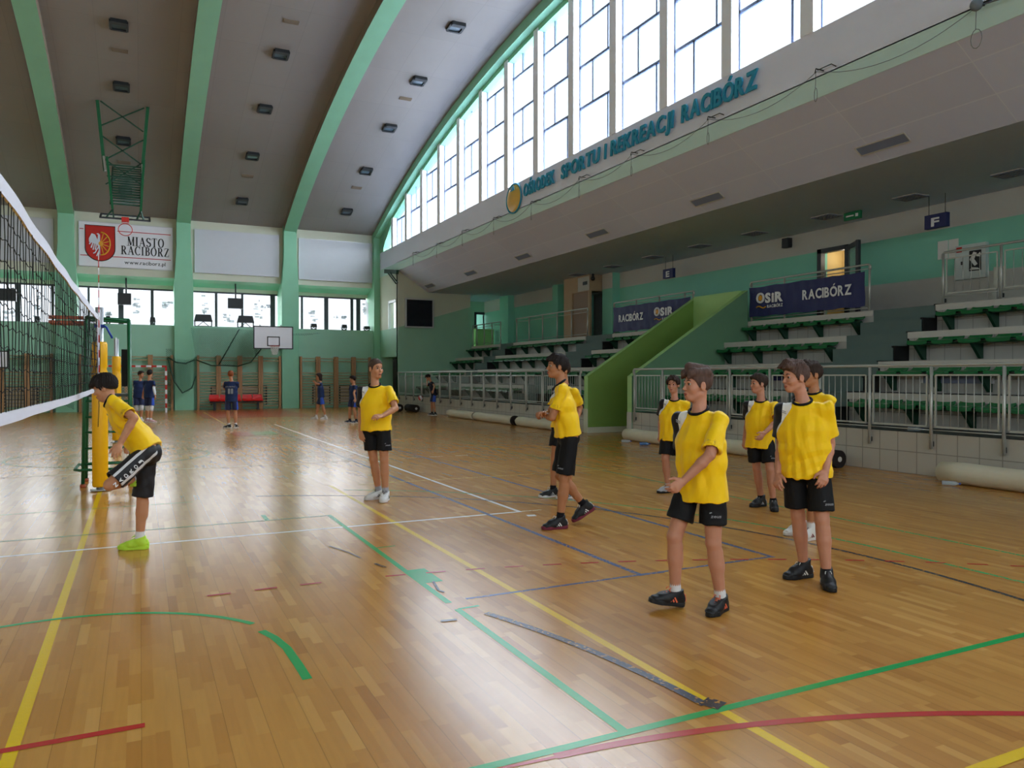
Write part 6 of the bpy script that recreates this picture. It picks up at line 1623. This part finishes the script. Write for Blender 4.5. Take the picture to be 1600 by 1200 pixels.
    lat = np.maximum((P0 - J['hipR']) @ rt_h, -(P0 - J['hipL']) @ rt_h)
    if kit != 'yellow': att = {'stripe': lat - .072 * s}
    if 'striped' in extras:
        hp, kn = J['hipL'], J['knL']; d = unit(kn - hp); fw_ = unit(np.cross(d, rt_h)); fw_ = fw_ if fw_ @ np.array((0, 0, 1.0)) > 0 else -fw_
        c_ = (P0 - hp) @ fw_; out_ = -(P0 - hp) @ rt_h; st = np.maximum(.011 - np.abs(c_ - .038), .011 - np.abs(c_ + .058))
        att = {'stripe': np.where((out_ > .02) & (dseg(P0, hp, kn) < .115 * s), st, -1)}; sm = M['shorts_stripe']
    so = skinmesh('shorts', P, F, sm, root, None, att)
    if 'striped' in extras:
        q = MB(); o = hp + d * .36 - rt_h * .100 * s - fw_ * .045
        for i, c in enumerate('NADROJ'): q.text(c, o - d * (.055 * i) + fw_ * .0, fw_, d, .030, .036, .004, .03)
        q.build('lettering', M['sock_white'], so)
    elif 'logo' in extras:
        hp, kn = J['hipL'], J['knL']; d = unit(kn - hp); en = hp + (kn - hp) * (short_frac[1] - .14); fo = unit(hf * .75 - rt_h * .65); sx = unit(np.cross(d, fo)); sx = sx if sx @ RGT_NP > 0 else -sx
        q = MB(); q.text('zeus', en + fo * .104 * s * fat - sx * .03, sx, -d, .022, .07, .004, .01, .2); q.bar(en + fo * .105 * s * fat - sx * .038 - d * .03, en + fo * .105 * s * fat - sx * .022 - d * .035, .006, .004, tuple(fo)); q.build('print', M['print_grey'], so)
    # socks and shoes
    for S_ in 'RL':
        kn, an, toe = J['kn' + S_], J['an' + S_], J['to' + S_]; d = unit(kn - an); hgt = sock[1]
        q = MB(); n_ = 7; q.tube([an - d * .02 + d * (hgt + .02) * i / n_ for i in range(n_ + 1)], [(.040 - .002 * abs(i - 3) / 3 + .0012 * (i % 2)) * s for i in range(n_ + 1)], 16); q.build('sock', M[sock[0]], root)
        shoe(root, an, toe, H, shoes)
    if 'tape' in extras:
        for wr, ha, e in tape:
            for ee in (e[0], e[2]):
                b = wr + (ha - wr) * .72; q = MB(); m_ = ee * .62 + (wr + unit(ha - wr) * .08) * .38; dd = unit(ee - m_); q.tube([m_ - dd * .008, m_ + dd * .008], .0105, 10); q.build('finger_tape', M['plaster'], root)
    if 'number11' in extras:
        q = MB(); rx = unit(np.cross(-f, up)); rx = r; o = J['neck'] - up * .22 * H - f * .072 * H; q.text('11', o - rx * .075, rx, up, .16, .15, .012, .05); q.build('number', M['print_grey'], shirt)
        q = MB(); q.text('RACIBÓRZ', o - rx * .14 + up * .19, rx, up, .035, .28, .012, .0); q.build('lettering', M['print_grey'], shirt)
    if 'sleeve_white' in extras:
        el, wr = J['elR'], J['wrR']; q = MB(); q.tube([J['shR'] * .25 + el * .75, el, el * .5 + wr * .5, wr], [.044 * s, .042 * s, .040 * s, .032 * s], 12); q.build('arm_sleeve', M['sock_white'], root)
    if 'kneepads' in extras:
        for S_ in 'RL':
            kn, an, hp = J['kn' + S_], J['an' + S_], J['hip' + S_]; q = MB(); q.tube([kn * .78 + hp * .22, kn * .9 + hp * .1, kn, kn * .85 + an * .15, kn * .7 + an * .3], [.062 * s, .070 * s, .072 * s, .066 * s, .056 * s], 14); q.build('knee_pad', M['sock_white'], root)
    return root
def dseg(P, a, b):
    ab = b - a; t = np.clip((P - a) @ ab / (ab @ ab), 0, 1); return np.linalg.norm(P - a - t[:, None] * ab, axis=1)
RGT_NP = np.array(RGT)

# hair: (thickness, hairline height at the forehead, slope, locks, nape height)
BOWL = (.020, .058, .62, [((.02, -.07, .075), (.088, -.045, .050), .024, .018), ((.02, .07, .075), (.088, .045, .050), .024, .018), ((.04, 0, .105), (.102, 0, .055), .03, .020), ((.03, .075, .06), (.03, .082, .022), .02, .013), ((.03, -.075, .06), (.03, -.082, .022), .02, .013)], -.035)
BUZZ = (.005, .070, .80, [], -.055)
SHORT = (.013, .066, .74, [((.03, 0, .11), (.092, 0, .082), .026, .016), ((.02, .045, .105), (.084, .035, .078), .024, .015), ((.02, -.045, .105), (.084, -.035, .078), .024, .015)], -.055)
FRINGE = (.014, .062, .72, [((.03, 0, .112), (.100, .012, .068), .03, .016), ((.02, .05, .10), (.088, .046, .060), .026, .015), ((.02, -.05, .10), (.088, -.046, .060), .026, .015), ((.03, .07, .06), (.045, .074, .03), .016, .010), ((.03, -.07, .06), (.045, -.074, .03), .016, .010)], -.05)
UNDERCUT = (.006, .060, .72, [((-.06, 0, .11), (.06, 0, .125), .036, .036), ((-.05, .05, .09), (.075, .052, .085), .034, .026), ((-.05, -.05, .09), (.075, -.052, .085), .034, .026), ((.05, .01, .12), (.104, .0, .068), .028, .014), ((.05, .05, .1), (.09, .052, .05), .024, .012), ((.05, -.05, .1), (.09, -.052, .05), .024, .012), ((-.06, 0, .10), (-.108, 0, .075), .03, .018)], -.05)
SWEPT = (.010, .064, .74, [((-.05, 0, .11), (.06, .0, .122), .03, .032), ((-.04, .05, .09), (.08, .05, .088), .03, .022), ((-.04, -.05, .09), (.08, -.05, .088), .03, .022), ((.06, .02, .118), (.118, .03, .085), .024, .012), ((.06, -.03, .118), (.112, -.03, .080), .024, .012), ((-.07, 0, .09), (-.10, 0, .04), .024, .02)], -.06)
CURTAIN = (.018, .070, .62, [((.03, .02, .115), (.088, .05, .062), .026, .017), ((.03, -.02, .115), (.088, -.05, .062), .026, .017), ((.05, .07, .06), (.05, .076, .01), .02, .011), ((.05, -.07, .06), (.05, -.076, .01), .02, .011)], -.05)
LONG = (.022, .066, .50, [((-.06, 0, .0), (-.085, 0, -.12), .06, .05), ((-.04, .06, .0), (-.06, .055, -.11), .04, .035), ((-.04, -.06, .0), (-.06, -.055, -.11), .04, .035)], -.10)

NEAR = .0052
person('P1', 'person in a yellow shirt bending forward under the net, one knee raised', hair=BOWL, hairm='black', short_frac=(1.02, .88), shoes=('sh_lime', 'sh_lime', 'sh_lime', 0), sock=('sock_white', .17), curl=(.5, .55), vox=NEAR, extras=('striped',), sleeve=.78)
person('P2', 'person in a yellow shirt with white shoes, standing alone in mid court', hair=BUZZ, hairm='buzz', skin='a', short_frac=(.70, .72), shirt_drop=.035, shoes=('sh_white', 'sh_white', 'sh_black', 0), sock=('sock_grey', .15), curl=(.35, .5), vox=.006, sleeve=.7, extras=('logo',), long_face=1.03)
person('P3', 'person in a yellow shirt jogging with hands held together, dark red and white trainers', hair=FRINGE, hairm='black', skin='b', short_frac=(.90, .90), shirt_drop=0.0, shoes=('sh_black', 'sh_wine', 'sh_white', .01), sock=('sock_black', .13), curl=(.6, .7), vox=.006, sleeve=.7, extras=('logo',))
person('P3b', 'person mostly hidden behind the jogging player, elbow and one dark trainer showing', hair=SHORT, hairm='dark', skin='b', short_frac=(.66, .66), shirt_drop=.02, shoes=('sh_black', 'sh_white', 'sh_grey', 0), sock=('sock_black', .09), vox=.008, sleeve=.7)
person('P4', 'person in a yellow shirt stepping left in the foreground, black trainers with orange trim', hair=UNDERCUT, hairm='brown', skin='c', short_frac=(.70, .68), shirt_drop=.075, fat=1.04, shoes=('sh_black', 'sh_black', 'sh_orange', 0), sock=('sock_white', .13), curl=(.5, .75), vox=NEAR, sleeve=.86, extras=('logo',))
person('P5', 'smiling person in a yellow shirt half hidden behind the foreground player', hair=CURTAIN, hairm='dark', skin='c', short_frac=(.86, .86), shirt_drop=.085, fat=1.1, shoes=('sh_grey', 'sh_black', 'sh_black', 0), sock=('sock_white', .05), vox=.0065, sleeve=.72)
person('P6', 'person in a yellow shirt with short hair, hand on belly, black high trainers', hair=SHORT, hairm='dark', skin='c', short_frac=(.78, .78), shirt_drop=.08, shoes=('sh_black', 'sh_black', 'sh_grey', .03), sock=('sock_black', .06), curl=(.5, .6), vox=.006, sleeve=.72, extras=('logo',))
person('P7', 'tall person in a yellow shirt with swept hair, taped fingers and black trainers', hair=SWEPT, hairm='brown', skin='c', short_frac=(.82, .84), shirt_drop=.055, fat=1.05, shoes=('sh_black', 'sh_black', 'sh_white', .03), sock=('sock_black', .05), curl=(.6, .55), vox=NEAR, sleeve=.74, extras=('logo', 'tape'))
person('P8', 'person hidden behind the tall player, only hair, nape and trainers showing', hair=SWEPT, hairm='dark', skin='b', short_frac=(.7, .7), shoes=('sh_white', 'sh_white', 'sh_wine', .02), sock=('sock_white', .15), vox=.008)
NG = 'players in navy at the far end'
far = dict(kit='navy_shirt', vox=.0095, group=NG, sleeve=.7, short_frac=(.85, .85), shirt_drop=.06)
person('B1', 'person in navy kit with bare arms, left of the pair before the goal', hair=SHORT, hairm='dark', shoes=('sh_white', 'sh_white', 'sh_white', 0), extras=('kneepads',), **far)
person('B2', 'person in navy kit with a white arm sleeve, right of the pair before the goal', hair=SHORT, hairm='black', shoes=('sh_pink', 'sh_white', 'sh_white', 0), extras=('kneepads', 'sleeve_white'), **far)
person('B3', 'red-haired person in navy kit with number 11, seen from behind', hair=SHORT, hairm='red', shoes=('sh_black', 'sh_white', 'sh_white', 0), sock=('sock_white', .1), extras=('number11',), **far)
person('B4', 'long-haired person in navy kit with hands at the mouth by the wall bars', hair=LONG, hairm='dark', shoes=('sh_white', 'sh_white', 'sh_navy', 0), sock=('sock_white', .13), **far)
person('B5', 'dark-haired person in navy kit standing just left of the mid-court yellow player', hair=FRINGE, hairm='black', shoes=('sh_navy', 'sh_white', 'sh_white', 0), sock=('sock_black', .08), **far)
person('B6', 'person in dark kit leaning by the railing with a hand to the face', hair=FRINGE, hairm='black', shoes=('sh_black', 'sh_white', 'sh_white', 0), sock=('sock_black', .07), **dict(far, kit='dark_shirt'))

# ================================================================== daylight, camera, view
SKY = 1.9; LS, LF, LN = 14.5, 7.5, 10.0
w = bpy.data.worlds.new('overcast_sky'); SC.world = w; w.use_nodes = True
nt = w.node_tree; bg = nt.nodes['Background']
tc = nt.nodes.new('ShaderNodeTexCoord'); sx = nt.nodes.new('ShaderNodeSeparateXYZ'); nt.links.new(tc.outputs['Generated'], sx.inputs[0])
rp = nt.nodes.new('ShaderNodeValToRGB'); mr = nt.nodes.new('ShaderNodeMapRange'); mr.inputs['From Min'].default_value = -1; nt.links.new(sx.outputs[2], mr.inputs['Value']); nt.links.new(mr.outputs[0], rp.inputs[0])
e = rp.color_ramp.elements                      # overcast sky over pale ground
e[0].position = 0; e[0].color = (.10, .10, .09, 1); e[1].position = 1; e[1].color = (.85, .94, 1.06, 1)
for p_, c_ in ((.485, (.13, .13, .12, 1)), (.505, (.70, .73, .76, 1)), (.75, (.76, .85, .96, 1))):
    x = e.new(p_); x.color = c_
nt.links.new(rp.outputs[0], bg.inputs[0]); bg.inputs[1].default_value = SKY
def skylight(name, c, nrm, along, w_, h_, L, col):
    l = bpy.data.lights.new(name, 'AREA'); l.shape = 'RECTANGLE'; l.size = w_; l.size_y = h_; l.energy = L * PI * w_ * h_; l.color = col
    o = bpy.data.objects.new(name, l); link(o)
    z = -Vector(nrm).normalized(); x = Vector(along).normalized(); y = z.cross(x)
    o.matrix_world = Matrix.Translation(c) @ Matrix((x, y, z)).transposed().to_4x4()
# added tilted area lights for the sky at the arched, far and unseen near windows
skylight('daylight_side', (14.2, 17.2, 10.6), (-.78, 0, -.62), (0, 1, 0), 46, 5.6, LS, (.86, .93, 1))
skylight('daylight_far', (-.5, 42.6, 5.7), (0, -.93, -.36), (1, 0, 0), 27, 5.4, LF, (.97, .98, 1))
skylight('daylight_fill_near', (-.5, YN - 1.6, 6.0), (0, .90, -.44), (1, 0, 0), 25, 4.0, LN, (.93, .96, 1))
l = bpy.data.lights.new('corridor_lamp', 'POINT'); l.energy = 9; l.color = (1, .9, .75); l.shadow_soft_size = .15
o = bpy.data.objects.new('corridor_lamp', l); o.location = (XB + .55, 15.2, 5.0); link(o)
cam = bpy.data.cameras.new('camera'); co = bpy.data.objects.new('camera', cam); link(co)
cam.sensor_width = 36; cam.lens = FOCAL / 1600 * 36; cam.clip_end = 200; cam.clip_start = .05
co.location = (0, 0, CAM_H)
Rm = Matrix((RGT, UPV, -FWD)).transposed(); co.matrix_world = Matrix.Translation((0, 0, CAM_H)) @ Rm.to_4x4()
SC.camera = co
SC.view_settings.view_transform = 'Standard'; SC.view_settings.look = 'None'; SC.view_settings.gamma = 1; SC.view_settings.exposure = 0.12
SC.view_settings.use_curve_mapping = False
SC.cycles.max_bounces = 8; SC.cycles.diffuse_bounces = 5; SC.cycles.transparent_max_bounces = 12
SC.cycles.use_denoising = True
SC.cycles.denoising_input_passes = 'RGB_ALBEDO_NORMAL'; SC.cycles.denoising_prefilter = 'FAST'; SC.cycles.caustics_reflective = False; SC.cycles.caustics_refractive = False; SC.cycles.blur_glossy = 1.0
w.cycles.sampling_method = 'NONE'
SC.cycles.sample_clamp_indirect = 6
